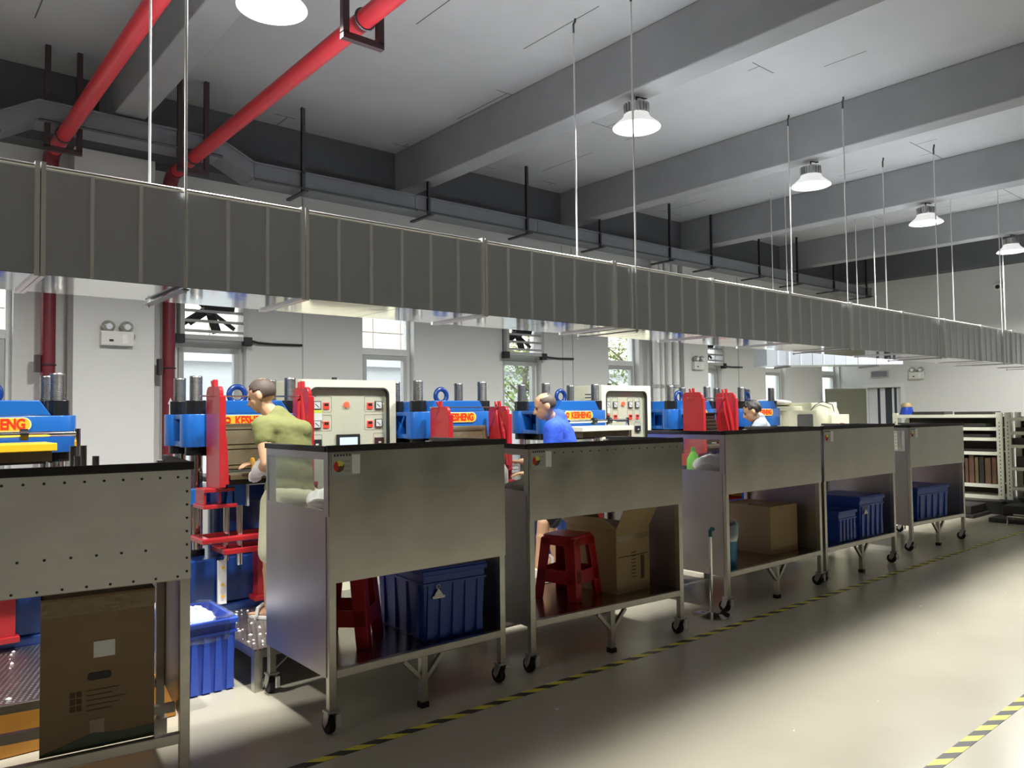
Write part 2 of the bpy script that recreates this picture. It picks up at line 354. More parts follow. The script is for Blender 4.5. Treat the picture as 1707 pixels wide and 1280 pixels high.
# windows
def window(n, x, fan):
    root = thing('window_%d' % n, 'white framed window %s' % ['at the left edge of the picture', 'beside the second red riser', 'above the nearest control cabinet', 'showing the green tree', 'behind the second control cabinet', 'partly hidden by the column with white pipes', 'behind the cream moulding machine', 'nearest the end wall'][n], 'window', (x, 0, 0), kind='structure')
    ya, yb = Y1+0.10, Y1+0.17
    MB().ring([(0, ZS), (WW, ZS), (WW, ZT), (0, ZT)], [(0.045, ZS+0.045), (WW-0.045, ZS+0.045), (WW-0.045, ZT-0.045), (0.045, ZT-0.045)], 'y', ya, yb).build('frame', 'frame_white', root, bev=0.005)
    zt = 2.36
    MB().box(0.045, WW-0.045, ya-0.01, yb, zt-0.04, zt+0.04).build('transom', 'frame_white', root, bev=0.004)
    MB().ring([(0.05, ZS+0.05), (WW-0.05, ZS+0.05), (WW-0.05, zt-0.045), (0.05, zt-0.045)], [(0.1, ZS+0.1), (WW-0.1, ZS+0.1), (WW-0.1, zt-0.095), (0.1, zt-0.095)], 'y', ya-0.015, yb-0.02).build('sash', 'frame_grey', root, bev=0.004)
    MB().box(0.1, WW-0.1, ya+0.015, ya+0.02, ZS+0.1, zt-0.095).build('pane', 'pane_clear', root)
    if not fan: MB().box(0.045, WW-0.045, ya+0.03, ya+0.035, zt+0.04, ZT-0.045).build('pane', 'pane_clear', root)
    MB().box(-0.03, WW+0.03, Y1-0.05, Y1+0.1, ZS-0.03, ZS).build('window_sill', 'frame_white', root, bev=0.004)
for i, x in enumerate(WIN): window(i, x, i in (1, 3, 5))
# doorway: jamb, open leaf, hanging strips
root = thing('door_1', 'far doorway in the end wall with its olive door leaf standing open', 'door', (X1, 0, 0), kind='structure')
MB().ring([(6.54, 0), (7.37, 0), (7.37, 2.10), (6.54, 2.10)], [(6.62, 0.001), (7.29, 0.001), (7.29, 2.03), (6.62, 2.03)], 'x', -0.02, 0.2).build('door_frame', 'frame_white', root)
L = TR((-0.05, 7.30, 0), rz=math.atan2(0.40, -0.86))
MB().box(0, 0.95, -0.02, 0.02, 0.01, 2.02, L).build('door_leaf', 'door_olive', root, bev=0.004)
MB().box(0.75, 0.93, -0.03, -0.02, 0.1, 1.95, L).build('leaf_shade_strip', 'frame_grey', root)  # grey strip standing in for the shading on the leaf
y = 6.63
for wd, mm in ((0.10, 'strip_white'), (0.05, 'strip_dark'), (0.04, 'strip_white'), (0.13, 'strip_dark'), (0.10, 'strip_white'), (0.05, 'strip_dark'), (0.04, 'strip_white'), (0.13, 'strip_white')):
    MB().box(0.06, 0.075, y, y+wd, 0.02, 2.02).build('hanging_strip', mm, root); y += wd+0.002
# floor tape
tag(MB().box(-6, 11.5, 3.365, 3.42, 0, 0.0015).build('floor_tape', 'hazard_tape'), 'black and yellow hazard tape line on the floor in front of the benches', 'floor tape')
tag(MB().box(2.0, 14.5, 1.45, 1.505, 0, 0.0015).build('floor_tape', 'hazard_tape'), 'black and yellow hazard tape line at the lower right corner, out in the aisle', 'floor tape')

# ------------------------------------------------------------ outdoors
struct(MB().box(-10, 40, Y1+0.3, 40, -0.2, -0.05).build('ground', 'ground_out'), 'paved yard outside the windows')
fb = thing('building', 'pale building with a beige tiled upper band outside the windows', 'building', (0, 12.6, 0))
MB().box(-6, 14.5, 0, 0.6, 0, 2.52).build('wall', 'facade_grey', fb)
MB().box(-6, 14.5, -0.12, 0.1, 2.50, 2.64).build('ledge', 'facade_grey', fb)
for i in range(34):
    for j in range(3): MB().box(-6+i*0.6+0.01, -6+i*0.6+0.59, -0.02, 0.5, 2.66+j*0.5, 2.66+j*0.5+0.48).build('tile', 'facade_tile', fb)
MB().box(-6, 14.5, 0.02, 0.6, 2.64, 4.3).build('upper_wall', 'facade_grey', fb)
for xx in (1.0, 8.2): 
    wn = MB().ring([(xx, 1.2), (xx+0.9, 1.2), (xx+0.9, 2.2), (xx, 2.2)], [(xx+0.06, 1.26), (xx+0.84, 1.26), (xx+0.84, 2.14), (xx+0.06, 2.14)], 'y', -0.04, 0.05).build('window', 'frame_white', fb); MB().box(xx+0.06, xx+0.84, -0.01, 0, 1.26, 2.14).build('pane', 'facade_glass', wn)
fb2 = thing('building', 'plain pale grey building behind the far windows', 'building', (15.2, 14.0, 0))
MB().box(0, 24, 0, 0.6, 0, 5.0).build('wall', 'facade_grey', fb2)
for k in range(5): MB().box(1+k*4.2, 2.4+k*4.2, -0.02, 0.02, 1.0, 2.5).build('window', 'facade_glass', fb2)
def tree(loc, label, h, n, seed):
    rnd = random.Random(seed); root = thing('tree', label, 'tree', loc)
    tr = MB(); tr.tube([(0, 0, 0), (0.05, 0, h*0.35), (-0.05, 0.05, h*0.6), (0.05, 0, h*0.9)], [0.09, 0.07, 0.05, 0.02])
    tips = []
    for k in range(16):
        z = h*rnd.uniform(0.3, 0.8); a = rnd.uniform(0, 6.28); l = rnd.uniform(0.5, 1.2)
        p = (l*math.cos(a), l*math.sin(a), z+rnd.uniform(0.2, 0.9)); tr.tube([(0, 0, z), (p[0]*0.5, p[1]*0.5, z+(p[2]-z)*0.6), p], [0.03, 0.02, 0.008], 6); tips += [p, (p[0]*0.6, p[1]*0.6, z+(p[2]-z)*0.7)]
    tr.build('trunk', 'bark', root, smooth=True)
    lf = MB()
    for k in range(n):
        c = Vector(rnd.choice(tips))+Vector((rnd.gauss(0, 0.28), rnd.gauss(0, 0.28), rnd.gauss(0, 0.25))); s = rnd.uniform(0.03, 0.065)
        Xf = Matrix.Translation(c) @ Matrix.Rotation(rnd.uniform(0, 6.28), 4, 'Z') @ Matrix.Rotation(rnd.uniform(-1, 1), 4, 'X')
        lf.add([(0, 0, 0), (s*0.5, s, 0.01), (0, s*2.2, 0), (-s*0.5, s, 0.01)], [(0, 1, 2, 3)], Xf)
    o = lf.build('foliage', 'leaf_green', root); o['kind'] = 'stuff'
tree((9.2, 10.5, 0), 'leafy green tree right outside the middle window', 3.3, 2600, 3)
tree((12.1, 10.5, 0), 'smaller green tree farther right outside the windows', 3.4, 1800, 5)

# ------------------------------------------------------------ high-bay lamps
def lamp(x, y, label, watt):
    root = thing('high_bay_lamp', label, 'lamp', (x, y, 3.93), group='high-bay lamps under the ceiling beams')
    hs = MB(); hs.lathe([(0.075, 0.10), (0.075, 0.20), (0.05, 0.21), (0.0005, 0.21)], 20)
    for k in range(22):
        a = 2*math.pi*k/22; hs.box(0.07, 0.105, -0.004, 0.004, 0.105, 0.195, Matrix.Rotation(a, 4, 'Z'))
    hs.build('heat_sink', 'lamp_metal', root)
    rf = MB(); prof = [(0.10, 0.105), (0.105, 0.085), (0.125, 0.06), (0.155, 0.035), (0.180, 0.015), (0.192, 0.0), (0.196, 0.0), (0.184, 0.018), (0.158, 0.040), (0.128, 0.066), (0.108, 0.09), (0.103, 0.11)]
    rf.lathe(prof, 40, close=True); rf.build('reflector', 'lamp_reflector', root, smooth=True)
    MB().lathe([(0.0005, 0.012), (0.178, 0.012), (0.178, 0.018), (0.0005, 0.018)], 32).build('lens', 'lens', root)
    hk = MB(); hk.tube([(0, 0, 0.21), (0.012, 0, 0.225), (0, 0, 0.24), (0, 0, 0.262)], 0.006, 6); hk.tube([(0.0, 0, 0.25), (0.03, -0.01, 0.262), (0.07, -0.02, 0.255), (0.10, -0.03, 0.262)], 0.007, 6)
    hk.build('hook_and_cable', 'fan_black', root)
    ld = bpy.data.lights.new('lamp_light', 'AREA'); ld.shape = 'DISK'; ld.size = 0.34; ld.energy = watt; ld.color = LAMP_COL; ld.spread = R_(150)
    lo = bpy.data.objects.new('lamp_light', ld); COL.objects.link(lo); lo.parent = root; lo.location = (0, 0, -0.004)
    return root
LAMPS = [(1.72, 4.12, 'nearest high-bay lamp, cut off by the top of the picture'), (4.77, 4.05, 'second high-bay lamp from the left, behind the pair of long rods'), (7.45, 4.0, 'third high-bay lamp from the left, under a concrete beam'),
         (10.13, 3.93, 'fourth high-bay lamp from the left, right of the third'), (13.06, 3.88, 'farthest high-bay lamp at the right edge near the end wall')]
for x, y, l in LAMPS: lamp(x, y, l, LAMP_W)
for x in (-1.38,): lamp(x, 4.15, 'high-bay lamp of the same row behind the left edge of the picture', LAMP_W)

# ------------------------------------------------------------ ventilation duct
DY0, DY1, DZ0, DZ1, DS = 3.55, 4.06, 2.20, 2.63, 1.13
dx0 = 0.515-2*DS
duct = thing('ventilation_duct', 'long galvanized ventilation duct hanging over the benches', 'duct', (0, 0, 0))
for k in range(14):
    a = dx0+k*DS; b = min(a+DS, 15.55)
    sec = MB().box(a+0.003, b-0.003, DY0, DY1, DZ0, DZ1).build('duct_section', 'galvanized', duct)
    for h_ in (0, 1): MB().box(a+0.02+h_*(b-a-0.03)/2, a+0.02+(h_+1)*(b-a-0.03)/2-0.006, DY0+0.004, DY1-0.004, DZ0-0.0025, DZ0).build('bottom_sheet', 'galvanized_shiny', sec)
    n = 6
    for i in range(1, n):
        x = a+(b-a)*i/n
        MB().box(x-0.007, x+0.007, DY0-0.009, DY0, DZ0+0.004, DZ1-0.004).build('rib', 'galvanized_edge', sec)
    MB().tube([(a+0.02, DY0-0.002, DZ1+0.004), (b-0.02, DY0-0.002, DZ1+0.004)], 0.010, 10).build('edge_fold', 'edge_zinc', sec, smooth=True)
    fl = MB(); fl.ring([(DY0-0.018, DZ0-0.012), (DY1+0.018, DZ0-0.012), (DY1+0.018, DZ1+0.022), (DY0-0.018, DZ1+0.022)], [(DY0+0.01, DZ0+0.01), (DY1-0.01, DZ0+0.01), (DY1-0.01, DZ1-0.01), (DY0+0.01, DZ1-0.01)], 'x', a-0.019, a-0.002)
    fl.ring([(DY0-0.018, DZ0-0.012), (DY1+0.018, DZ0-0.012), (DY1+0.018, DZ1+0.022), (DY0-0.018, DZ1+0.022)], [(DY0+0.01, DZ0+0.01), (DY1-0.01, DZ0+0.01), (DY1-0.01, DZ1-0.01), (DY0+0.01, DZ1-0.01)], 'x', a+0.002, a+0.019)
    fl.build('flange', 'galvanized_edge', duct)
for x in (1.07, 4.11, 7.20, 9.35, 11.4, 13.4):
    for y, dx in ((DY0-0.028, 0.0), (DY1+0.04, 0.0)):
        rod = MB(); rod.tube([(x, y, DZ0-0.032), (x, y, 4.56)], 0.0065, 8); o = rod.build('hanger_rod', 'rod_zinc', duct)
        MB().tube([(x, y, 4.53), (x, y, 4.60), (x+0.02, y, 4.63), (x+0.02, y, 4.65)], 0.009, 6).build('ceiling_hook', 'dark_steel', o)
    MB().box(x-0.015, x+0.015, DY0-0.035, DY1+0.05, DZ0-0.020, DZ0-0.013).build('support_bar', 'galvanized_dark', duct)
bd = thing('branch_duct', 'short galvanized branch duct behind the far end of the main duct', 'duct', (9.06, 5.55, 0), math.atan2(-1.09, 1.46))
for k in range(3):
    s_ = MB().box(k*0.62+0.004, k*0.62+0.616, 0, 0.45, 2.2, 2.58).build('duct_section', 'galvanized', bd)
    for i in range(1, 4): MB().box(k*0.62+i*0.155-0.005, k*0.62+i*0.155+0.005, -0.007, 0, 2.205, 2.575).build('rib', 'galvanized_edge', s_)

for x in (0.3, 1.5):
    for y in (-0.01, 0.46): MB().tube([(x, y, 2.18), (x, y, 4.65)], 0.006, 8).build('hanger_rod', 'rod_zinc', bd)
    MB().box(x-0.012, x+0.012, -0.02, 0.47, 2.172, 2.196).build('support_bar', 'galvanized_dark', bd)
# ------------------------------------------------------------ fire pipes
PZ = 3.93
def fire_pipe(x, label, ubs, rl):
    root = thing('fire_pipe', label, 'pipe', (x, 0, 0))
    arc = [(0, 7.70-0.16+0.16*math.sin(R_(t)), PZ-0.16+0.16*math.cos(R_(t))) for t in range(0, 91, 15)]
    MB().tube([(0, -9.9, PZ), (0, 7.50, PZ)], 0.057, 18).build('horizontal_pipe', 'red_pipe', root, smooth=True)
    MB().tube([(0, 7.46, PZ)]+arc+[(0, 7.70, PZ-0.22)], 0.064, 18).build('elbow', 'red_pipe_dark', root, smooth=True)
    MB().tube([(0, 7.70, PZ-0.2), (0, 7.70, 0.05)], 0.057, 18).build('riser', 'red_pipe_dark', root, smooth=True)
    for y in ubs:
        u = MB(); hw, zb = 0.115, PZ-0.11
        u.box(-hw-0.02, -hw+0.02, y-0.02, y+0.02, zb, ZC); u.box(hw-0.02, hw+0.02, y-0.02, y+0.02, zb, ZC); u.box(-hw-0.02, hw+0.02, y-0.02, y+0.02, zb-0.03, zb+0.01)
        b = u.build('hanger_frame', 'dark_paint', root); MB().torus((0, 0, 0), 0.062, 0.008, 20, 6, TR((0, y-0.03, PZ), rx=R_(90))).build('pipe_clamp', 'dark_steel', b)
    cl = MB(); cl.box(-0.10, -0.06, 7.66, 7.74, 2.02, 2.17); cl.box(-0.07, -0.03, 7.685, 7.715, 2.07, 2.10); cl.torus((0, 7.70, 2.085), 0.058, 0.008, 20, 6); cl.build('wall_clamp', 'dark_paint', root)
    if rl:
        a = MB(); a.prism([(-0.012, 1.62), (0.012, 1.62), (0.012, 1.74), (0.024, 1.74), (0.0, 1.80), (-0.024, 1.74), (-0.012, 1.74)], 'y', 7.638, 7.644)
        for i in range(3):
            for j in range(3): a.box(-0.025+i*0.018, -0.013+i*0.018, 7.638, 7.644, 1.44+j*0.045, 1.475+j*0.045)
        a.build('painted_arrow', 'white_paint', root)
fire_pipe(1.19, 'red fire pipe nearest the left edge, dropping beside the left press', (7.09,), False)
fire_pipe(2.19, 'red fire pipe that crosses the ceiling right of the nearest lamp', (3.93, 7.0), True)
# white pipes near the second column
wp = thing('pipe_bundle', 'bundle of white vertical pipes left of the second column', 'pipes', (0, 7.66, 0))
for x, r in ((9.38, 0.055), (9.53, 0.035), (9.68, 0.055), (9.86, 0.06)):
    p = MB().tube([(x, 0, 0), (x, 0, 4.0)], r, 14).build('pipe', 'white_paint', wp, smooth=True); MB().lathe([(r+0.012, 1.98), (r+0.012, 2.03), (r, 2.03), (r, 1.98)], 14, TR((x, 0, 0)), close=True).build('pipe_clip', 'frame_grey', p)
# cable tray
tr = thing('cable_tray', 'grey steel cable tray running along the top of the window wall', 'cable tray', (0, 0, 0))
def tray_len(a, b, z0, z1):
    s_ = MB()
    def q(ya, yb, za, zb): s_.add([(x, y, z+(z0 if x == a else z1)) for z in (za, zb) for y in (ya, yb) for x in (a, b)], [(0, 2, 3, 1), (4, 5, 7, 6), (0, 1, 5, 4), (2, 6, 7, 3), (0, 4, 6, 2), (1, 3, 7, 5)])
    q(7.02, 7.32, 0, 0.012); q(7.02, 7.032, 0.012, 0.14); q(7.308, 7.32, 0.012, 0.14)
    t = s_.build('tray_length', 'tray_grey', tr); s_ = MB()
    s_.add([(x, y, z+(z0 if x == a else z1)) for z in (0.14, 0.155) for y in (7.0, 7.34) for x in (a, b)], [(0, 2, 3, 1), (4, 5, 7, 6), (0, 1, 5, 4), (2, 6, 7, 3), (0, 4, 6, 2), (1, 3, 7, 5)]); s_.build('lid', 'tray_grey', t)
    if z0 == z1: MB().tube([(a, 7.0, z0-0.012), (b, 7.0, z0-0.012)], 0.012, 8).build('conduit', 'dark_steel', t)
for a, b, z0, z1 in ((-0.6, 0.75, 3.86, 3.86), (0.75, 1.0, 3.86, 4.01), (1.0, 2.45, 4.01, 4.01), (2.45, 2.75, 4.01, 3.86)): tray_len(a, b, z0, z1)
for k in range(7): tray_len(2.755+k*1.80, 2.755+k*1.80+1.79, 3.86, 3.86)
for x in (0.3, 3.24, 4.72, 6.17, 7.47, 8.95, 9.97, 11.3, 12.5, 13.8, 15.1):
    h = MB(); h.box(x-0.02, x+0.02, 6.93, 7.36, 3.80, 3.822); h.box(x-0.02, x+0.02, 7.0, 7.02, 3.82, ZC); h.box(x-0.02, x-0.016, 6.98, 7.02, 3.82, ZC); h.build('hanger', 'dark_steel', tr)
# emergency lights
def emergency(loc, rz, label):
    root = thing('emergency_light', label, 'emergency light', loc, rz, 'twin-head emergency lights')
    MB().box(-0.135, 0.135, -0.06, 0, -0.12, 0.01).build('body', 'emergency_white', root, bev=0.006)
    MB().box(-0.07, -0.035, -0.062, -0.06, -0.085, -0.065).build('indicator', 'gasket', root)
    MB().box(0.04, 0.08, -0.062, -0.06, -0.10, -0.02).build('test_panel', 'tag_white', root)
    for sx in (-1, 1):
        h = MB().ell((sx*0.075, -0.04, 0.055), 0.058, 0.045, 0.05, 18).build('lamp_head', 'lamp_head_clear', root, smooth=True)
        MB().cyl((sx*0.075, -0.07, 0.05), (sx*0.075, -0.088, 0.047), 0.03, 0.026, 14).build('bulb_lens', 'meter_white', h)
    MB().tube([(0.135, -0.03, 0.0), (0.15, -0.03, -0.02), (0.145, -0.02, -0.06)], 0.004, 6).build('cable', 'line_grey', root)
emergency((1.705, 7.58, 2.385), 0, 'twin-head emergency light on the white column between the red risers')
emergency((10.31, 7.58, 2.40), 0, 'twin-head emergency light on the column beside the white pipes')
emergency((X1, 6.30, 2.30), R_(-90), 'twin-head emergency light on the end wall, right of the doorway')
ex = thing('exit_sign_box', 'grey blank sign box above the far doorway', 'sign', (X1, 7.02, 2.24), R_(-90))
MB().box(-0.17, 0.17, -0.04, 0, 0, 0.13).build('housing', 'frame_grey', ex, bev=0.005); MB().box(-0.155, 0.155, -0.043, -0.04, 0.012, 0.118).build('face_panel', 'tray_grey', ex)
cc = thing('security_camera', 'white dome security camera high on the end wall', 'camera', (X1, 4.85, 3.78), R_(-90))
MB().box(-0.07, 0.07, -0.03, 0, -0.06, 0.06).build('mount', 'white_paint', cc, bev=0.01); MB().ell((0, -0.07, 0), 0.075, 0.075, 0.075, 18).build('dome', 'white_paint', cc, smooth=True); MB().ell((0.012, -0.125, -0.01), 0.04, 0.03, 0.04, 14).build('eye', 'fan_black', cc, smooth=True)
# exhaust fans in the upper lights of three windows
def fan(x, label):
    root = thing('exhaust_fan', label, 'fan', (x+WW/2, 7.83, 2.72), group='exhaust fans in the windows')
    f = MB(); hw = 0.335; f.ring([(-hw, -hw), (hw, -hw), (hw, hw), (-hw, hw)], [(-hw+0.045, -hw+0.045), (hw-0.045, -hw+0.045), (hw-0.045, hw-0.045), (-hw+0.045, hw-0.045)], 'y', -0.06, 0.10)
    f.build('frame', 'frame_grey', root, bev=0.004)
    for sx in (-1, 1):
        for sz in (-1, 1): MB().box(sx*hw-0.045, sx*hw+0.045, -0.07, 0.0, sz*hw-0.045, sz*hw+0.045).build('corner_cap', 'fan_black', root, bev=0.006)
    for k in range(6):
        z = -0.25+k*0.1; MB().box(-hw+0.045, hw-0.045, -0.018, 0.018, -0.003, 0.003, TR((0, -0.03, z), rx=R_(48))).build('louver', 'frame_grey', root)
    for k in range(5):
        MB().box(0.05, 0.26, -0.004, 0.004, -0.045, 0.045, TR((0, 0.12, 0), ry=2*math.pi*k/5) @ Matrix.Rotation(R_(25), 4, 'X')).build('blade', 'fan_black', root)
    MB().cyl((0, 0.06, 0), (0, 0.16, 0), 0.07, 0.07, 18).build('motor', 'fan_black', root)
    br = MB()
    for a in (35, 145): br.box(-0.02, 0.34, -0.008, 0.008, -0.02, 0.02, TR((0, 0.17, 0), ry=R_(a)))
    br.build('motor_bracket', 'fan_black', root)
    MB().tube([(hw, -0.03, -hw+0.02), (hw+0.12, -0.02, -hw-0.005), (hw+0.3, -0.0, -hw-0.01), (hw+0.62, 0.0, -hw-0.005)], 0.013, 8).build('power_cable', 'fan_black', root)
fan(WIN[1], 'exhaust fan with open louvers in the window beside the second red riser')
fan(WIN[3], 'exhaust fan in the window that shows the green tree')
fan(WIN[5], 'exhaust fan in the window beside the column with an emergency light')
# ------------------------------------------------------------ presses
PY = 5.75
def press(x, label, arms=True, shaft=False, mold='bronze', yellow=False, dz=0.0):
    root = thing('moulding_press', label, 'press', (x, PY, 0), group='blue four-column moulding presses')
    H, RY = 0.36, 0.38
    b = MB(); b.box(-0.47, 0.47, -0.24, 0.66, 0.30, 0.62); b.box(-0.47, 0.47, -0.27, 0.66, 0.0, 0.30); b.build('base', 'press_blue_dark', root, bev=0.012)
    for sx in (-1, 1):
        for y in (0, RY):
            MB().cyl((sx*H, y, 0.62), (sx*H, y, 1.42), 0.047, n=20).build('column', 'chrome', root, smooth=True)
            MB().lathe([(0.062, 0.62), (0.062, 0.66), (0.05, 0.665), (0.047, 0.665)], 20, TR((sx*H, y, 0)), close=True).build('collar', 'nut_black', root)
            MB().lathe([(0.047, 1.34), (0.075, 1.34), (0.075, 1.40), (0.047, 1.40)], 20, TR((sx*H, y, 0)), close=True).build('collar', 'nut_black', root)
            pr = [(0.0005, 1.915), (0.040, 1.915), (0.045, 1.908)]
            z = 1.905
            while z > 1.735: pr += [(0.0455, z), (0.042, z-0.004)]; z -= 0.008
            MB().lathe(pr+[(0.045, 1.73), (0.0005, 1.73)], 20, TR((sx*H, y, 0))).build('threaded_end', 'thread_steel', root, smooth=True)
            nb = MB(); n = 12; ol = []
            for k in range(n*2):
                a = math.pi*k/n+0.1; rr = 0.074 if (k//2) % 2 == 0 else 0.066; ol.append((sx*H+rr*math.cos(a), y+rr*math.sin(a)))
            nb.prism(ol, 'z', 1.637, 1.737); nb.build('column_nut', 'nut_black', root, bev=0.004)
    c = MB()
    for sx in (-1, 1):
        for y in (0, RY): c.cyl((sx*H, y, 1.40), (sx*H, y, 1.637), 0.108, n=28)
        c.box(sx*H-0.02 if sx > 0 else -H-0.07, H+0.07 if sx > 0 else -H+0.02, 0.0, RY, 1.40, 1.44); c.box(sx*H-0.02 if sx > 0 else -H-0.07, H+0.07 if sx > 0 else -H+0.02, 0.0, RY, 1.60, 1.637)
    c.box(-H, H, -0.108, -0.02, 1.40, 1.637); c.box(-H, H, RY+0.02, RY+0.108, 1.40, 1.637); c.box(-0.27, 0.27, -0.05, RY+0.05, 1.40, 1.63)
    for sx in (-1, 1):
        c.box(min(sx*0.27, sx*0.36), max(sx*0.27, sx*0.36), -0.02, RY+0.02, 1.41, 1.42)
    c.build('crosshead', 'press_blue', root, bev=0.006, smooth=True)
    MB().prism([(-0.31, 1.637), (0.31, 1.637), (0.245, 1.735), (-0.245, 1.735)], 'y', -0.108, RY+0.06).build('crosshead_rib', 'press_blue', root, bev=0.006)
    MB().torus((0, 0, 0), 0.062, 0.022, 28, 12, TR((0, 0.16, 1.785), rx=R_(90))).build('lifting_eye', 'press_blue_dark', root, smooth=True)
    pl = MB().prism(rrect(-0.215, 0.20, 1.538, 1.628, 0.0449, 8), 'y', -0.116, -0.108).build('name_plate', 'plate_cream', root)
    MB().prism(rrect(-0.208, 0.193, 1.545, 1.621, 0.0379, 8), 'y', -0.1175, -0.116).build('plate_face', 'plate_orange', pl)
    t = text_mb('KESHENG', 0.092, 0.0012, 0.95, 0.74); m = Matrix.Translation((0.025, -0.1185, 1.583)); t.v = [tuple(m @ Vector(v)) for v in t.v]; t.build('lettering', 'letter_red', pl)
    e = MB(); e.torus((0, 0, 0), 0.018, 0.006, 16, 6, TR((-0.172, -0.1185, 1.592), rx=R_(90))); e.prism([(-0.19, 1.556), (-0.165, 1.556), (-0.148, 1.572), (-0.160, 1.575)], 'y', -0.120, -0.1175); e.build('emblem', 'letter_red', pl)
    # ram, table, platens
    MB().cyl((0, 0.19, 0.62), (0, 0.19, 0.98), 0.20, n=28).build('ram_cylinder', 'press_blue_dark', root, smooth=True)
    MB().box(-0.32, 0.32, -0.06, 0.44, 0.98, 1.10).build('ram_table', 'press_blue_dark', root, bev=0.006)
    for sx in (-1, 1): MB().box(min(sx*0.30, sx*0.45), max(sx*0.30, sx*0.45), -0.07, 0.06, 0.985, 1.10).build('guide_lug', 'press_blue', root, bev=0.006)
    MB().box(-0.29, 0.29, -0.42, 0.40, 1.14, 1.175).build('lower_platen', 'mold_dark', root, bev=0.004)
    MB().box(-0.27, 0.27, -0.45, 0.05, 1.178, 1.215).build('lower_mould', 'mold_bronze', root, bev=0.004)
    MB().box(-0.29, 0.29, -0.05, 0.40, 1.33, 1.398).build('upper_platen', 'mold_dark', root, bev=0.004)
    ub = MB()
    for sx in (-1, 1): ub.box(min(sx*0.12, sx*0.27), max(sx*0.12, sx*0.27), -0.40, -0.05, 1.00, 1.14)
    for sx in (-1, 1):
        o = MB().box(min(sx*0.13, sx*0.26), max(sx*0.13, sx*0.26), -0.36, -0.06, 0.99, 1.165).build('side_bracket', 'press_blue', root, bev=0.004)
        MB().box(min(sx*0.115, sx*0.13), max(sx*0.115, sx*0.13), -0.385, -0.35, 0.985, 1.17).build('bracket_plate', 'frame_grey', o)
        bx = MB(); x0, x1 = sorted((sx*0.42, sx*0.21)); bx.box(x0, x1, -0.37, -0.18, 1.095, 1.12); bx.box(x0-0.01, x1+0.01, -0.39, -0.16, 0.985, 1.01)
        for xx in (x0, (x0+x1)/2, x1-0.015): bx.box(xx, xx+0.015, -0.36, -0.18, 1.01, 1.095)
        bx.build('arm_bracket', 'press_red', root, bev=0.003)
        for xx, yy, zz in ((sx*0.235, -0.27, 0.60), (sx*0.16, -0.32, 0.57)):
            MB().cyl((xx, yy, zz), (xx, yy, 1.0), 0.021, n=14).build('guide_rod', 'chrome', root, smooth=True)
    u = MB(); u.ring([(-0.44, -0.40), (0.44, -0.40), (0.44, -0.12), (-0.44, -0.12)], [(-0.38, -0.35), (0.38, -0.35), (0.38, -0.16), (-0.38, -0.16)], 'z', 0.745, 0.785); u.build('stop_frame', 'press_red', root, bev=0.01)
    u = MB(); u.ring([(-0.30, -0.42), (0.30, -0.42), (0.30, -0.14), (-0.30, -0.14)], [(-0.26, -0.38), (0.26, -0.38), (0.26, -0.18), (-0.26, -0.18)], 'z', 0.665, 0.70); u.build('stop_frame', 'press_red', root, bev=0.004)
    st = MB().box(-0.30, -0.24, -0.295, -0.27, 0.305, 0.61).build('valve_strip', 'tag_white', root, bev=0.003)
    for z in (0.36, 0.44, 0.56): MB().cyl((-0.27, -0.295, z), (-0.27, -0.305, z), 0.01, n=10).build('bolt', 'yellow_paint', st)
    MB().box(-0.035, 0.10, -0.34, -0.24, 0.31, 0.66).build('guard_column', 'press_red', root, bev=0.006)
    MB().box(-0.06, 0.12, -0.36, -0.23, 0.30, 0.335).build('guard_foot', 'press_red', root, bev=0.004)
    hs = MB(); hs.tube([(0.3, -0.1, 0.72), (0.33, -0.22, 0.82), (0.3, -0.26, 0.9), (0.24, -0.2, 0.98)], 0.012, 8); hs.tube([(-0.34, 0.2, 0.75), (-0.42, 0.22, 0.85), (-0.4, 0.2, 1.05)], 0.014, 8); hs.build('hydraulic_hose', 'rubber_black', root, smooth=True)
    if arms:
        for sx in (-1, 1):
            x = sx*0.325; zt_ = 1.78+dz; pl = [(-0.44, 1.12), (-0.16, 1.12), (-0.16, zt_)]
            for k in range(5): a = R_(90*k/4); pl.append((-0.21+0.05*math.cos(a), zt_+0.05*math.sin(a)))
            for k in range(5): a = R_(90+90*k/4); pl.append((-0.38+0.05*math.cos(a), zt_+0.05*math.sin(a)))
            pl += [(-0.43, 1.50)]
            o = MB().prism(pl, 'x', x-0.014, x+0.014).build('swing_arm', 'press_red', root, bev=0.003)
            bb = MB(); bb.tube([(x, -0.30, 1.875+dz), (x, -0.31, 1.80+dz), (x-sx*0.03, -0.40, 1.45), (x-sx*0.03, -0.44, 1.15)], 0.018, 6); bb.tube([(x, -0.25, 1.87+dz), (x-sx*0.03, -0.30, 1.60), (x-sx*0.03, -0.38, 1.30)], 0.014, 6); bb.build('arm_brace', 'press_red', o)
            MB().box(x-0.022, x+0.022, -0.455, -0.43, 1.13, 1.76+dz).build('arm_edge', 'press_red', o, bev=0.004)
        MB().tube([(-0.43, -0.30, 1.762+dz*0.6), (0.43, -0.30, 1.762+dz*0.6)], 0.006, 8).build('tie_rod', 'chrome', root)
        X = TR((0, -0.22, 1.235+dz*0.4), rx=R_(-14))
        mp_ = MB().box(-0.28, 0.28, -0.025, 0.025, 0, 0.335, X).build('open_mould', 'mold_bronze', root, bev=0.004)
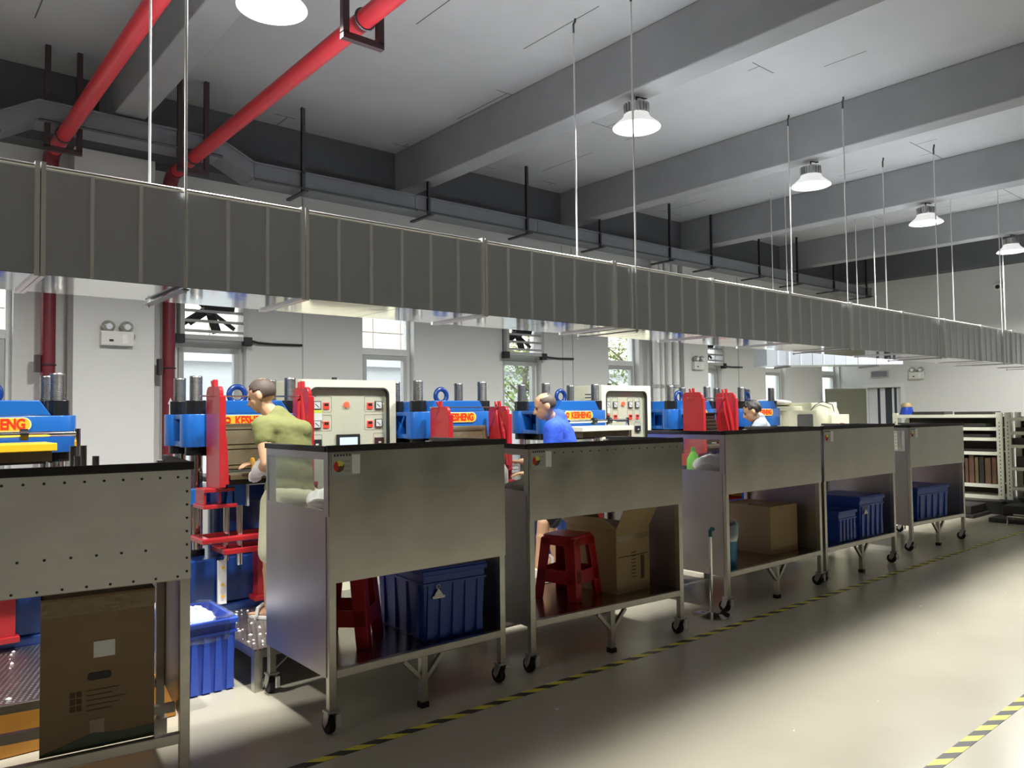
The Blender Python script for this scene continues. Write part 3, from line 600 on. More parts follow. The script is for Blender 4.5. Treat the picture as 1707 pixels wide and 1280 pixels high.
        if mold == 'bronze':
            for z0, z1 in ((0.03, 0.16), (0.18, 0.305)):
                MB().ring([(-0.24, z0), (0.24, z0), (0.24, z1), (-0.24, z1)], [(-0.225, z0+0.015), (0.225, z0+0.015), (0.225, z1-0.015), (-0.225, z1-0.015)], 'y', -0.032, -0.024, X).build('cavity_frame', 'mold_bronze', mp_)
        else:
            for k in range(7): MB().box(-0.26, 0.26, -0.035, -0.024, 0.02+k*0.045, 0.045+k*0.045, X).build('heater_bar', 'mold_dark', mp_)
            MB().box(-0.3, 0.3, -0.05, 0.03, 0.335, 0.352, X).build('top_bar', 'mold_dark', mp_)
    if shaft:
        s_ = MB(); s_.cyl((-0.45, -0.42, 1.525), (0.40, -0.42, 1.525), 0.016, n=14); sh = s_.build('ejector_shaft', 'chrome', root, smooth=True)
        for xx in (-0.1, 0.12): MB().cyl((xx-0.02, -0.42, 1.525), (xx+0.02, -0.42, 1.525), 0.034, n=18).build('roller', 'nut_black', sh)
        MB().cyl((0.40, -0.42, 1.18), (0.40, -0.42, 1.555), 0.018, n=14).build('shaft_post', 'chrome', root, smooth=True)
        mp_ = MB().box(-0.46, 0.26, -0.62, -0.25, 1.40, 1.445, TR((0, 0, 0.03), ry=R_(0))).build('mould_slab', 'yellow_paint' if yellow else 'cream', root, bev=0.004)
        MB().box(-0.42, 0.24, -0.58, -0.27, 1.37, 1.43).build('slab_underside', 'mold_bronze', mp_)
    return root
PRESSES = [(0.585, 'blue moulding press at the left edge with a yellow mould slab', dict(arms=False, shaft=True, yellow=True)),
           (2.185, 'blue moulding press where the worker in olive stands', dict(arms=True)),
           (4.10, 'blue moulding press right of the nearest control cabinet, arms hiding part of its plate', dict(arms=True, dz=-0.15)),
           (5.645, 'blue moulding press behind the worker in the blue polo shirt', dict(arms=False, shaft=True)),
           (7.655, 'blue moulding press with two bright red arms right of the second control cabinet', dict(arms=True, mold='bars')),
           (9.12, 'farthest blue moulding press, behind the worker in the pale shirt', dict(arms=False))]
for x, l, k in PRESSES: press(x, l, **k)

# ------------------------------------------------------------ control cabinets
def cabinet(x, wd, label, screen, layout):
    root = thing('control_cabinet', label, 'cabinet', (x, 5.95, -0.10), group='cream control cabinets between the presses'); H = 1.90; root.scale = (1.0625, 1, 1.0625)
    MB().box(0, wd, 0.055, 0.54, 0.095, H).build('body', 'cream', root, bev=0.006)
    ho = rrect(0.065, wd-0.065, 0.75, H-0.06, 0.06, 6)
    oc = rrect(0.0, wd, 0.11, H, 0.008, 6)
    d = MB().ring(oc, ho, 'y', 0.0, 0.05).build('door', 'cream', root)
    hi = rrect(0.078, wd-0.078, 0.763, H-0.073, 0.05, 6)
    MB().ring(ho, hi, 'y', -0.006, 0.03).build('gasket', 'gasket', d)
    MB().prism(hi, 'y', 0.008, 0.012).build('pane', 'door_glass', d)
    p = MB().prism(hi, 'y', 0.048, 0.053).build('instrument_panel', 'cream_panel', root)
    def frame(cx, cz, w, h): MB().ring(rrect(cx-w/2, cx+w/2, cz-h/2, cz+h/2, 0.012, 3), rrect(cx-w/2+0.004, cx+w/2-0.004, cz-h/2+0.004, cz+h/2-0.004, 0.010, 3), 'y', 0.046, 0.048).build('panel_frame', 'line_grey', p)
    def meter(cx, cz):
        MB().box(cx-0.032, cx+0.032, 0.034, 0.048, cz-0.034, cz+0.034).build('meter', 'meter_frame', p); MB().box(cx-0.026, cx+0.026, 0.032, 0.034, cz-0.026, cz+0.028).build('meter_dial', 'meter_white', p)
        MB().tube([(cx-0.018, 0.031, cz+0.012), (cx+0.014, 0.031, cz-0.016)], 0.0025, 5).build('needle', 'gasket', p)
    def led(cx, cz, s=0.03):
        MB().box(cx-0.025, cx+0.025, 0.038, 0.048, cz-s, cz+s*0.7).build('temperature_display', 'led_red', p)
        MB().box(cx-0.018, cx+0.018, 0.036, 0.038, cz-s*0.2, cz+s*0.5).build('digit_window', 'gasket', p)
    def breaker(cx, cz):
        frame(cx, cz, 0.105, 0.13); MB().box(cx-0.04, cx+0.04, 0.03, 0.048, cz-0.04, cz+0.025).build('counter', 'gasket', p); MB().box(cx-0.012, cx+0.012, 0.027, 0.03, cz-0.02, cz-0.008).build('counter_key', 'tag_white', p)
    if layout == 1:
        for (mx, lx, cz) in ((0.145, 0.225, 1.695), (0.145, 0.225, 1.545), (wd-0.145, wd-0.225, 1.695), (wd-0.145, wd-0.225, 1.545)):
            meter(mx, cz); led(lx, cz); frame((mx+lx)/2, cz+0.01, 0.18, 0.13)
        for cx in (0.14, wd-0.14): breaker(cx, 1.40)
        MB().box(0.10, 0.185, 0.028, 0.03, 1.575, 1.655).build('white_tag', 'tag_white', p); MB().box(0.10, 0.185, 0.0275, 0.03, 1.634, 1.658).build('yellow_tag', 'tag_yellow', p)
    else:
        for cx in (0.14, 0.255, wd-0.30, wd-0.185): meter(cx, 1.69); frame(cx, 1.705, 0.095, 0.13); led(cx, 1.56); frame(cx, 1.57, 0.095, 0.13)
        for cx in (0.14, wd-0.185): breaker(cx, 1.43)
        MB().box(0.09, 0.16, 0.028, 0.03, 1.60, 1.66).build('white_tag', 'tag_white', p)
    MB().cyl((wd*0.5-0.02, 0.048, 1.70), (wd*0.5-0.02, 0.03, 1.70), 0.024, n=18).build('alarm_lamp', 'button_red', p)
    s_ = MB().box(wd*0.5-0.11, wd*0.5+0.10, 0.03, 0.048, 1.28, 1.46).build('screen_bezel', 'gasket', p, bev=0.004); MB().box(wd*0.5-0.085, wd*0.5+0.075, 0.028, 0.03, 1.30, 1.435).build('screen', screen, s_)
    for k in range(4): MB().box(-0.002, 0.001, 0.16, 0.26, 1.80-k*0.035, 1.81-k*0.035).build('vent_slot', 'gasket', root)
    MB().cyl((wd*0.47, 0.25, H), (wd*0.47, 0.25, H+0.03), 0.022, n=14).build('cable_gland', 'gasket', root)
    return root
cabinet(2.735, 0.845, 'cream control cabinet right of the worker in olive, white screen lit', 'screen', 1)
cabinet(6.32, 0.80, 'cream control cabinet right of the worker in blue, dark screen', 'screen_dark', 2)

# cream machine at the far end
cm = thing('moulding_machine', 'cream moulding machine with a rounded hood near the far doorway', 'machine', (9.62, 5.72, 0))
MB().prism([(0, 0), (1.55, 0), (1.55, 1.66), (0.28, 1.66), (0.0, 1.52)], 'y', 0.25, 1.0).build('body', 'cream', cm, bev=0.01)
MB().box(0.0, 0.34, 0.16, 0.3, 0, 1.54).build('side_cover', 'cream_panel', cm, bev=0.006)
MB().prism(rrect(0.36, 1.10, 0.0, 1.60, 0.02, 4), 'y', 0.05, 0.3).build('control_box', 'cream', cm, bev=0.005)
MB().prism(rrect(0.56, 0.99, 1.18, 1.545, 0.03, 4), 'y', 0.044, 0.052).build('screen', 'screen_dark', cm)
hood = [(1.05, 1.2), (1.9, 1.2), (1.9, 1.50)]+[(1.62+0.28*math.cos(R_(t)), 1.46+0.25*math.sin(R_(t))) for t in range(10, 91, 16)]+[(1.05, 1.71)]
MB().prism(hood, 'y', 0.1, 0.8).build('hood', 'cream', cm, bev=0.01)
MB().box(1.55, 2.10, 0.05, 0.7, 0, 1.53).build('end_box', 'cream', cm, bev=0.006)
MB().cyl((1.88, 0.2, 1.53), (1.88, 0.2, 1.72), 0.06, n=18).build('steel_cap', 'strip_white', cm, smooth=True)
MB().cyl((1.80, 0.04, 1.37), (1.80, -0.01, 1.37), 0.03, n=14).build('stop_button', 'press_red', cm)
tag(MB().ell((0, 0, 0.05), 0.42, 0.25, 0.05, 18).build('folded_sack', 'cloth_white', None, smooth=True, loc=(10.37, 6.30, 1.672)), 'folded pale sack lying on top of the cream machine', 'sack')
MB().tube([(1.0, 0.08, 1.60), (1.1, 0.06, 1.68), (1.3, 0.06, 1.73), (1.6, 0.06, 1.68), (1.65, 0.06, 1.58)], 0.006, 6).build('cable', 'fan_black', cm)

# ------------------------------------------------------------ platforms
def platform(x0, x1, y0, y1, z, label, front, skirt=False):
    root = thing('step_platform', label, 'platform', (x0, y0, 0)); w, d = x1-x0, y1-y0
    MB().box(0, w, 0, d, z-0.012, z).build('tread_plate', 'chequer_plate', root)
    r = MB(); r.ring([(0, 0), (w, 0), (w, d), (0, d)], [(0.04, 0.04), (w-0.04, 0.04), (w-0.04, d-0.04), (0.04, d-0.04)], 'z', z-0.055, z-0.012); r.build('frame', 'steel_tube' if not skirt else front, root)
    for x in (0.0, w-0.05):
        for y in (0.0, d-0.05): MB().box(x, x+0.05, y, y+0.05, 0, z-0.055).build('leg', 'steel_tube', root)
    if skirt: MB().box(0, w, -0.012, 0, 0.004, z-0.005).build('front_board', front, root, bev=0.003)
    else: MB().tube([(0.05, 0.02, 0.05), (0.25, 0.02, z-0.06)], 0.006, 6).build('stay', 'steel_tube', root)
platform(-1.2, 1.30, 4.42, 5.47, 0.25, 'orange fronted chequer plate platform before the left press', 'orange_board', True)
platform(1.75, 3.30, 4.455, 5.47, 0.25, 'chequer plate platform under the worker in olive', 'steel_tube')
platform(3.55, 6.25, 4.48, 5.47, 0.25, 'chequer plate platform under the worker in blue', 'steel_tube')
platform(7.0, 8.7, 4.5, 5.47, 0.25, 'chequer plate platform under the worker in the pale shirt', 'steel_tube')
# ------------------------------------------------------------ steel workbenches
SH = 0.32      # shelf height
def workbench(p0, p1, label, zb=0.945, zt=1.425, riv=False, sign=True, fog=False, casters=True, front='steel', side_win=True, shelf=True):
    x0, y0 = p0; L = math.hypot(p1[0]-x0, p1[1]-y0); a = math.atan2(p1[1]-y0, p1[0]-x0); D = 0.80
    root = thing('workbench', label, 'workbench', (x0, y0, 0), a, 'stainless steel workbenches in a row'); T = 0.04
    MB().box(0, L, -0.006, -0.002, zb, zt).build('front_panel', front, root)
    e = MB(); e.box(0.0, L, -0.003, 0.012, zb-0.004, zb+0.004); e.build('panel_fold', 'steel_tube', root)
    for x in (0, L-T):
        for y in (0, D-T): MB().box(x, x+T, y, y+T, 0.125, zt).build('post', 'steel_tube', root, bev=0.003)
    for x, s in ((0.0, -1), (L, 1)):
        xa, xb = (x-0.004, x-0.001) if s < 0 else (x+0.001, x+0.004)
        zw = 1.10 if side_win else zt-0.03
        MB().box(xa, xb, 0.03, D, SH-0.035, zw).build('side_panel', 'steel_side', root)
        fr = MB(); fr.ring([(0.0, zw), (D, zw), (D, zt), (0.0, zt)], [(0.05, zw+0.025), (D-0.02, zw+0.025), (D-0.02, zt-0.045), (0.05, zt-0.045)], 'x', xa, xb); fr.build('window_frame', 'steel_side', root)
        if side_win: MB().box(xa+0.0005, xb-0.0005, 0.05, D-0.02, zw+0.025, zt-0.045).build('pane', 'acrylic_fog' if fog else 'acrylic', root)
    ed = MB(); ed.box(-0.012, L+0.012, -0.014, 0.014, zt-0.006, zt+0.028); ed.box(-0.016, 0.012, 0.014, D, zt-0.006, zt+0.024); ed.box(L-0.012, L+0.016, 0.014, D, zt-0.006, zt+0.024)
    ed.build('rubber_edging', 'rubber_black', root, bev=0.004)
    MB().box(0.002, L-0.002, 0.012, D, 1.05, 1.065).build('worktop', 'steel_shelf', root)
    if shelf: MB().box(0.002, L-0.002, 0.002, D-0.002, SH-0.02, SH).build('shelf', 'steel_shelf', root)
    MB().box(T, L-T, -0.002, 0.03, SH-0.04, SH+0.003).build('front_rail', 'steel_tube', root, bev=0.003)
    MB().box(T, L-T, D-0.032, D, SH-0.04, SH-0.0).build('rear_rail', 'steel_tube', root, bev=0.003)
    if not shelf: MB().box(0.004, L-0.004, 0.38, 0.41, SH-0.04, SH-0.001).build('middle_rail', 'steel_tube', root)
    lg = MB().box(L/2-0.02, L/2+0.02, 0.005, 0.045, 0.03, SH-0.04).build('centre_leg', 'steel_tube', root, bev=0.003)
    MB().box(L/2-0.024, L/2+0.024, 0.001, 0.049, 0.0, 0.03).build('foot', 'rubber_black', lg)
    for s in (-1, 1): MB().box(-0.011, 0.011, 0.010, 0.034, 0, 0.165, TR((L/2+s*0.012, 0, 0.155), ry=s*R_(44))).build('brace', 'steel_tube', root)
    for x in (T/2, L-T/2):
        for y in (T/2, D-T/2):
            if casters:
                c = MB(); c.box(x-0.035, x+0.035, y-0.03, y+0.03, 0.115, 0.125)
                for sx in (-1, 1): c.prism([(y-0.02, 0.115), (y+0.03, 0.115), (y+0.05, 0.05), (y+0.025, 0.03), (y+0.0, 0.06)], 'x', x+sx*0.024-0.002, x+sx*0.024+0.002)
                f = c.build('caster', 'lamp_metal', root)
                MB().cyl((x-0.016, y+0.03, 0.045), (x+0.016, y+0.03, 0.045), 0.045, n=20).build('wheel', 'rubber_black', f, smooth=True)
                MB().box(x+0.012, x+0.04, y-0.03, y-0.022, 0.035, 0.10, TR((0.0, 0.0, 0.0))).build('brake_pedal', 'frame_white', f, bev=0.004)
            else: MB().box(x-0.03, x+0.03, y-0.03, y+0.03, 0, 0.13).build('foot', 'steel_tube', root)
    if riv:
        rv = MB(); pts = [(x, zt-0.035) for x in [0.05+i*(L-0.1)/17 for i in range(18)]]
        if riv == 'full': pts += [(x, zb+0.13) for x in [0.03+i*(L-0.2)/12 for i in range(13)]]+[(L-0.015, zb+0.03+i*0.055) for i in range(8)]+[(x, zb+0.012) for x in [0.05+i*(L-0.1)/14 for i in range(15)]]
        for x, z in pts: rv.lathe([(0.0055, 0), (0.0045, 0.0025), (0.0005, 0.003)], 8, TR((x, -0.006, z), rx=R_(90)))
        o = rv.build('rivets', 'gasket', root); o['kind'] = 'stuff'
    if sign:
        w, h, sx, sz = 0.165, 0.115, 0.012, zt-0.13
        s_ = MB().box(sx, sx+w, -0.009, -0.006, sz, sz+h).build('notice_card', 'frame_grey', root); s_['label'] = 'small safety notice card with a round risk chart'
        for k in range(6): MB().box(sx+0.012+k*0.017, sx+0.022+k*0.017, -0.0098, -0.009, sz+h-0.014, sz+h-0.003).build('print', 'gasket', s_)
        for a0, a1, m in ((20, 110, 'tag_yellow'), (110, 250, 'letter_red'), (250, 380, 'cardboard_print')):
            pl = [(sx+0.04, sz+0.05)]+[(sx+0.04+0.03*math.cos(R_(a0+(a1-a0)*k/6)), sz+0.05+0.03*math.sin(R_(a0+(a1-a0)*k/6))) for k in range(7)]
            MB().prism(pl, 'y', -0.0098, -0.009).build('chart_sector', m, s_)
        MB().prism([(sx+0.034, sz+0.052), (sx+0.064, sz+0.052), (sx+0.049, sz+0.078)], 'y', -0.0106, -0.0098).build('warning_triangle', 'tag_yellow', s_)
        for k in range(3): MB().box(sx+0.072, sx+0.105, -0.0098, -0.009, sz+0.02+k*0.024, sz+0.032+k*0.024).build('print', 'line_grey', s_)
        MB().box(sx+0.115, sx+w-0.004, -0.0098, -0.009, sz+0.008, sz+h-0.008).build('paper_slip', 'tag_white', s_)
    return root, a
def on(bench_pts, u, v):
    (x0, y0), (x1, y1) = bench_pts; L = math.hypot(x1-x0, y1-y0); c, s = (x1-x0)/L, (y1-y0)/L
    return (x0+u*c-v*s, y0+u*s+v*c)
b1r = (1.035, 3.325); ang1 = R_(-8.5); b1l = (b1r[0]-1.25*math.cos(ang1), b1r[1]-1.25*math.sin(ang1))
BEN = [(b1l, b1r), ((1.80, 3.60), (2.95, 3.595)), ((3.165, 3.61), (4.55, 3.50)), ((5.27, 3.62), (6.74, 3.60)), ((6.83, 3.62), (8.26, 3.595)), ((9.02, 3.755), (10.31, 3.655))]
LB = ['nearest riveted steel workbench, cut off at the left edge, holding a large brown carton', 'second steel workbench from the left, with the deepest front panel', 'third steel workbench from the left, red stool and open carton on its shelf',
      'fourth steel workbench from the left, behind the short chrome post', 'fifth steel workbench from the left with two blue crates on its shelf', 'farthest steel workbench with one long blue crate on its shelf']
KW = [dict(zb=0.95, zt=1.405, riv='full', sign=False, casters=False, front='steel_riveted', side_win=False, shelf=False), dict(zb=0.765, zt=1.435, fog=True), dict(zt=1.395, riv=True), dict(sign=False), dict(zt=1.43), dict(zt=1.40)]
for (p0, p1), l, k in zip(BEN, LB, KW): workbench(p0, p1, l, **k)

# ------------------------------------------------------------ plastic stools
def stool(x, y, z, rz, label):
    root = thing('plastic_stool', label, 'stool', (x, y, z), rz, 'red plastic stools on the bench shelves'); t, b, H = 0.135, 0.175, 0.44
    MB().prism(rrect(-t, t, -t, t, 0.04, 5), 'z', H-0.03, H).build('seat', 'stool_red', root, bev=0.008)
    def w(z): return t+(b-t)*(1-z/H)
    for sx in (-1, 1):
        for sy in (-1, 1):
            m = MB()
            for k, (za, zc) in enumerate(((0, H-0.025),)):
                vs = []
                for z_ in (za, zc):
                    q = w(z_); lw = 0.072 if z_ == za else 0.085; th = 0.008
                    for px, py in ((q, q), (q-lw, q), (q-lw, q-th), (q-th, q-th), (q-th, q-lw), (q, q-lw)): vs.append((sx*px, sy*py, z_))
                fs = [(i, (i+1) % 6, 6+(i+1) % 6, 6+i) for i in range(6)]+[tuple(range(6))[::-1], tuple(range(6, 12))]; m.add(vs, fs)
            m.build('leg', 'stool_red', root, bev=0.004)
    for i in range(4):
        X = Matrix.Rotation(i*math.pi/2, 4, 'Z'); q0, q1 = w(0.115), w(0.205); m = MB()
        vs = [(-q0+0.01, -q0, 0.115), (q0-0.01, -q0, 0.115), (q1-0.01, -q1, 0.205), (-q1+0.01, -q1, 0.205)]; vs += [(a_, b_+0.008, c_) for a_, b_, c_ in vs]
        m.add(vs, [(0, 1, 2, 3), (7, 6, 5, 4), (0, 4, 5, 1), (1, 5, 6, 2), (2, 6, 7, 3), (3, 7, 4, 0)], X); m.build('stretcher', 'stool_red', root, bev=0.003)
        q0, q1 = w(0.37), w(0.42); vs = [(-q0+0.01, -q0, 0.37), (q0-0.01, -q0, 0.37), (q1-0.01, -q1, 0.42), (-q1+0.01, -q1, 0.42)]; vs += [(a_, b_+0.008, c_) for a_, b_, c_ in vs]
        MB().add(vs, [(0, 1, 2, 3), (7, 6, 5, 4), (0, 4, 5, 1), (1, 5, 6, 2), (2, 6, 7, 3), (3, 7, 4, 0)], X).build('apron', 'stool_red', root, bev=0.003)
stool(2.135, 4.05, SH, R_(46), 'red plastic stool beside the blue crate on the second bench')
stool(3.82, 3.95, SH, R_(14), 'red plastic stool beside the carton on the third bench')

# ------------------------------------------------------------ blue crates
def crate(x, y, z, rz, w, d, h, label, m='crate_blue', clip=False, grp='blue plastic crates on the bench shelves', lid=True):
    root = thing('plastic_crate', label, 'crate', (x, y, z), rz, grp); b = MB(); t = 0.006; s = 0.015
    def ringv(k, zz, ins): return [(k[0]+ins, k[2]+ins, zz), (k[1]-ins, k[2]+ins, zz), (k[1]-ins, k[3]-ins, zz), (k[0]+ins, k[3]-ins, zz)]
    K = (0, w, 0, d); vs = ringv(K, 0, s)+ringv(K, h, 0)+ringv(K, h, t)+ringv(K, 0.008, s+t)
    fs = [(3, 2, 1, 0)]+[(i, (i+1) % 4, 4+(i+1) % 4, 4+i) for i in range(4)]+[(4+i, 4+(i+1) % 4, 8+(i+1) % 4, 8+i) for i in range(4)]+[(8+i, 8+(i+1) % 4, 12+(i+1) % 4, 12+i) for i in range(4)]+[(12, 13, 14, 15)]
    b.add(vs, fs); o = b.build('body', m, root)
    MB().ring([(-0.012, -0.012), (w+0.012, -0.012), (w+0.012, d+0.012), (-0.012, d+0.012)], [(0.004, 0.004), (w-0.004, 0.004), (w-0.004, d-0.004), (0.004, d-0.004)], 'z', h-0.03, h).build('rim', m, root, bev=0.004)
    MB().ring([(-0.006, -0.006), (w+0.006, -0.006), (w+0.006, d+0.006), (-0.006, d+0.006)], [(0.004, 0.004), (w-0.004, 0.004), (w-0.004, d-0.004), (0.004, d-0.004)], 'z', h-0.085, h-0.072).build('band', m, root)
    for n_, ln, f in ((5, w, 0), (4, d, 1)):
        for i in range(n_):
            q = ln*(i+0.5)/n_
            if f == 0: MB().prism([(q-0.014, h-0.08), (q+0.014, h-0.08), (q+0.022, 0.01), (q-0.022, 0.01)], 'y', -0.004, 0.012).build('rib', m, root)
            else: MB().prism([(q-0.012, h-0.08), (q+0.012, h-0.08), (q+0.02, 0.01), (q-0.02, 0.01)], 'x', -0.004, 0.012).build('rib', m, root)
    if lid: MB().box(-0.008, w+0.008, -0.008, d+0.008, h, h+0.012).build('lid', m, root, bev=0.004)
    if clip:
        c = MB(); c.box(0.05, 0.13, -0.018, -0.006, h-0.16, h-0.145); c.prism([(0.06, h-0.145), (0.12, h-0.145), (0.095, h-0.11), (0.085, h-0.11)], 'y', -0.016, -0.006); c.torus((0, 0, 0), 0.012, 0.003, 12, 6, TR((0.09, -0.012, h-0.095), rx=R_(90))); c.build('binder_clip', 'thread_steel', root)
    return root
crate(2.435, 3.70, SH, R_(-4), 0.42, 0.58, 0.40, 'tall blue crate with a metal clip on the second bench', clip=True)
crate(7.20, 3.68, SH, R_(-1), 0.34, 0.5, 0.30, 'lower blue crate at the left end of the fifth bench shelf', lid=False)
crate(7.60, 3.66, SH, R_(-1), 0.50, 0.5, 0.40, 'tall blue crate at the right end of the fifth bench shelf', clip=True)
crate(9.30, 3.80, SH, R_(-4), 0.75, 0.5, 0.36, 'long blue crate on the farthest bench', lid=True)

# ------------------------------------------------------------ cartons
def carton(x, y, z, rz, w, d, h, label, m, style):
    root = thing('cardboard_box', label, 'box', (x, y, z), rz); t = 0.006; b = MB()
    b.ring([(0, 0), (w, 0), (w, d), (0, d)], [(t, t), (w-t, t), (w-t, d-t), (t, d-t)], 'z', 0, h); b.box(t, w-t, t, d-t, 0, t); b.build('body', m, root)
    if style == 'open':
        for (X, ln, wd) in ((TR((0, 0, h), rx=R_(120)), w, 0.16), (TR((0, d, h), rx=R_(55)), w, 0.16)): MB().box(0, ln, 0, wd, -0.002, 0.002, X).build('flap', m, root)
        MB().box(0, 0.16, 0, d, -0.002, 0.002, TR((0, 0, h), ry=R_(215))).build('flap', m, root)
        MB().box(0, 0.22, 0.02, d-0.02, -0.002, 0.002, TR((w, 0, h), ry=R_(170))).build('flap', m, root)
        for k in range(8): MB().box(0.16, 0.21, -0.0012, 0, 0.10+k*0.025, 0.108+k*0.025).build('print', 'cardboard_print', root)
        MB().box(0.26, 0.30, -0.0012, 0, 0.08, 0.25).build('print', 'cardboard_print', root); MB().box(0.02, w-0.02, -0.0012, 0, 0.255, 0.262).build('print', 'cardboard_print', root)
        MB().box(0.0, w, -0.0016, 0, h-0.09, h-0.05).build('tape', 'packing_tape', root)
    elif style == 'closed':
        for a, bb in ((0.001, d/2-0.002), (d/2+0.002, d-0.001)): MB().box(0, w, a, bb, h, h+0.004).build('flap', m, root)
        MB().box(w*0.0, w, d/2-0.03, d/2+0.03, h+0.004, h+0.005).build('tape', 'packing_tape', root)
        MB().box(0.16, 0.22, -0.0014, 0, h-0.06, h+0.002).build('tape', 'packing_tape', root)
    else:
        MB().box(0, w, 0, d, h-0.004, h).build('flap', m, root)
        MB().box(0, w, -0.0016, 0, h-0.075, h-0.01).build('tape', 'packing_tape', root); MB().box(w*0.42, w*0.55, -0.0018, 0, 0.0, 0.11).build('tape', 'packing_tape', root)
        MB().box(w*0.45, w*0.64, -0.003, 0, h*0.585, h*0.69).build('paper_label', 'tag_white', root)
        MB().prism(rrect(w*0.40, w*0.61, h*0.44, h*0.49, 0.012, 5), 'y', -0.002, 0.0).build('hand_hole', 'gasket', root)
        for i in range(2):
            for j in range(3): MB().box(w*(0.25+i*0.055), w*(0.295+i*0.055), -0.0014, 0, h*(0.255+j*0.045), h*(0.29+j*0.045)).build('print', 'cardboard_print', root)
        for j in range(5): MB().box(w*0.39, w*(0.62+0.06*(j % 3)), -0.0014, 0, h*(0.245+j*0.032), h*(0.251+j*0.032)).build('print', 'cardboard_print', root)
        MB().prism([(0.0, 0.002), (w, 0.002), (w, 0.05), (w*0.7, 0.045), (w*0.45, 0.06), (w*0.2, 0.03), (0.0, 0.012)], 'y', -0.0024, -0.001).build('green_film', 'green_film', root)
p = on(BEN[0], 0.72, 0.045)
carton(p[0], p[1], SH, ang1, 0.40, 0.5, 0.60, 'large taped brown carton with a hand hole on the nearest bench', 'cardboard', 'big')
carton(4.075, 3.72, SH, R_(0), 0.36, 0.50, 0.46, 'open carton with printed lines on the third bench', 'cardboard_light', 'open')
carton(6.20, 3.80, SH, R_(-1), 0.44, 0.52, 0.42, 'plain closed carton on the fourth bench', 'cardboard_light', 'closed')
gb = thing('barrel_bag', 'bright blue film-wrapped tub standing on the fourth bench shelf', 'tub', (5.58, 3.86, SH))
MB().lathe([(0.0005, 0), (0.10, 0), (0.115, 0.33), (0.108, 0.335), (0.0005, 0.335)], 20).build('body', 'lightblue', gb, smooth=True)
MB().lathe([(0.118, 0.20), (0.124, 0.34), (0.10, 0.375), (0.06, 0.36), (0.098, 0.352), (0.116, 0.335), (0.114, 0.20)], 20, close=True).build('film_wrap', 'film', gb, smooth=True)
oc = thing('parts_tray', 'orange and red tray peeking out at the fourth bench opening', 'tray', (6.29, 4.36, 0.725))
# (hung under the worktop behind the panel)
MB().box(0, 0.32, 0, 0.03, 0.02, 0.10).build('orange_panel', 'yellow_paint', oc); MB().prism([(0.0, 0.02), (0.32, 0.02), (0.32, 0.04), (0.10, 0.07)], 'y', -0.003, 0).build('red_panel', 'press_red', oc)
MB().box(0.01, 0.04, 0.0, 0.03, 0.10, 0.325).build('hook', 'thread_steel', oc); MB().box(0.28, 0.31, 0.0, 0.03, 0.10, 0.325).build('hook', 'thread_steel', oc)
# bin with a liner between the first two platforms
bn = crate(1.36, 4.62, 0, R_(-1), 0.34, 0.50, 0.42, 'blue bin lined with a white plastic bag between the two front platforms', 'bin_blue', grp=None, lid=False)
bn['category'] = 'bin'; bn.name = 'lined_bin'
lin = MB(); n = 26
rnd = random.Random(4)
for k, (zz, f) in enumerate(((0.30, 1.03), (0.34, 1.045), (0.40, 1.05), (0.435, 1.045), (0.44, 1.0), (0.40, 0.93), (0.36, 0.85))):
    for i in range(n):
        a = 2*math.pi*i/n; cx, cy = math.cos(a), math.sin(a); q = max(abs(cx), abs(cy)); lin.v.append((0.17+0.17*f*cx/q, 0.25+0.25*f*cy/q, zz+rnd.uniform(-0.004, 0.004)))
for k in range(6):
    for i in range(n): lin.f.append((k*n+i, k*n+(i+1) % n, (k+1)*n+(i+1) % n, (k+1)*n+i))
lin.build('bin_liner', 'film', bn, smooth=True)
wb = MB(); wb.ell((0.15, 0.24, 0.36), 0.13, 0.2, 0.10, 24)
wb.v = [(x+rnd.uniform(-.012, .012), y+rnd.uniform(-.012, .012), z+rnd.uniform(-.012, .012)) for x, y, z in wb.v]
o = wb.build('bagged_waste', 'bag_white', bn, smooth=True)
sk = thing('plastic_sack', 'tied white sack standing behind the lined blue bin', 'sack', (1.50, 5.30, 0)); sb = MB(); sb.ell((0, 0, 0.23), 0.12, 0.12, 0.23, 20); sb.ell((0, 0, 0.48), 0.04, 0.04, 0.07, 12); sb.build('bag', 'bag_white', sk, smooth=True); MB().torus((0, 0, 0.45), 0.03, 0.008, 14, 6).build('tie', 'tag_white', sk)
# short chrome post on a round foot
ps = thing('barrier_post', 'short chrome post on a flat round foot before the fourth bench', 'post', (5.115, 3.667, 0))
MB().lathe([(0.0005, 0), (0.15, 0), (0.15, 0.006), (0.06, 0.014), (0.02, 0.03), (0.0005, 0.03)], 36).build('foot_plate', 'chrome', ps, smooth=True)
MB().cyl((0, 0, 0.02), (0, 0, 0.64), 0.0125, n=16).build('pole', 'chrome', ps, smooth=True)
MB().tube([(0, 0, 0.62), (0, 0, 0.665), (0.02, 0, 0.68), (0.04, 0, 0.672)], 0.016, 10).build('rope_hook', 'teal', ps, smooth=True)

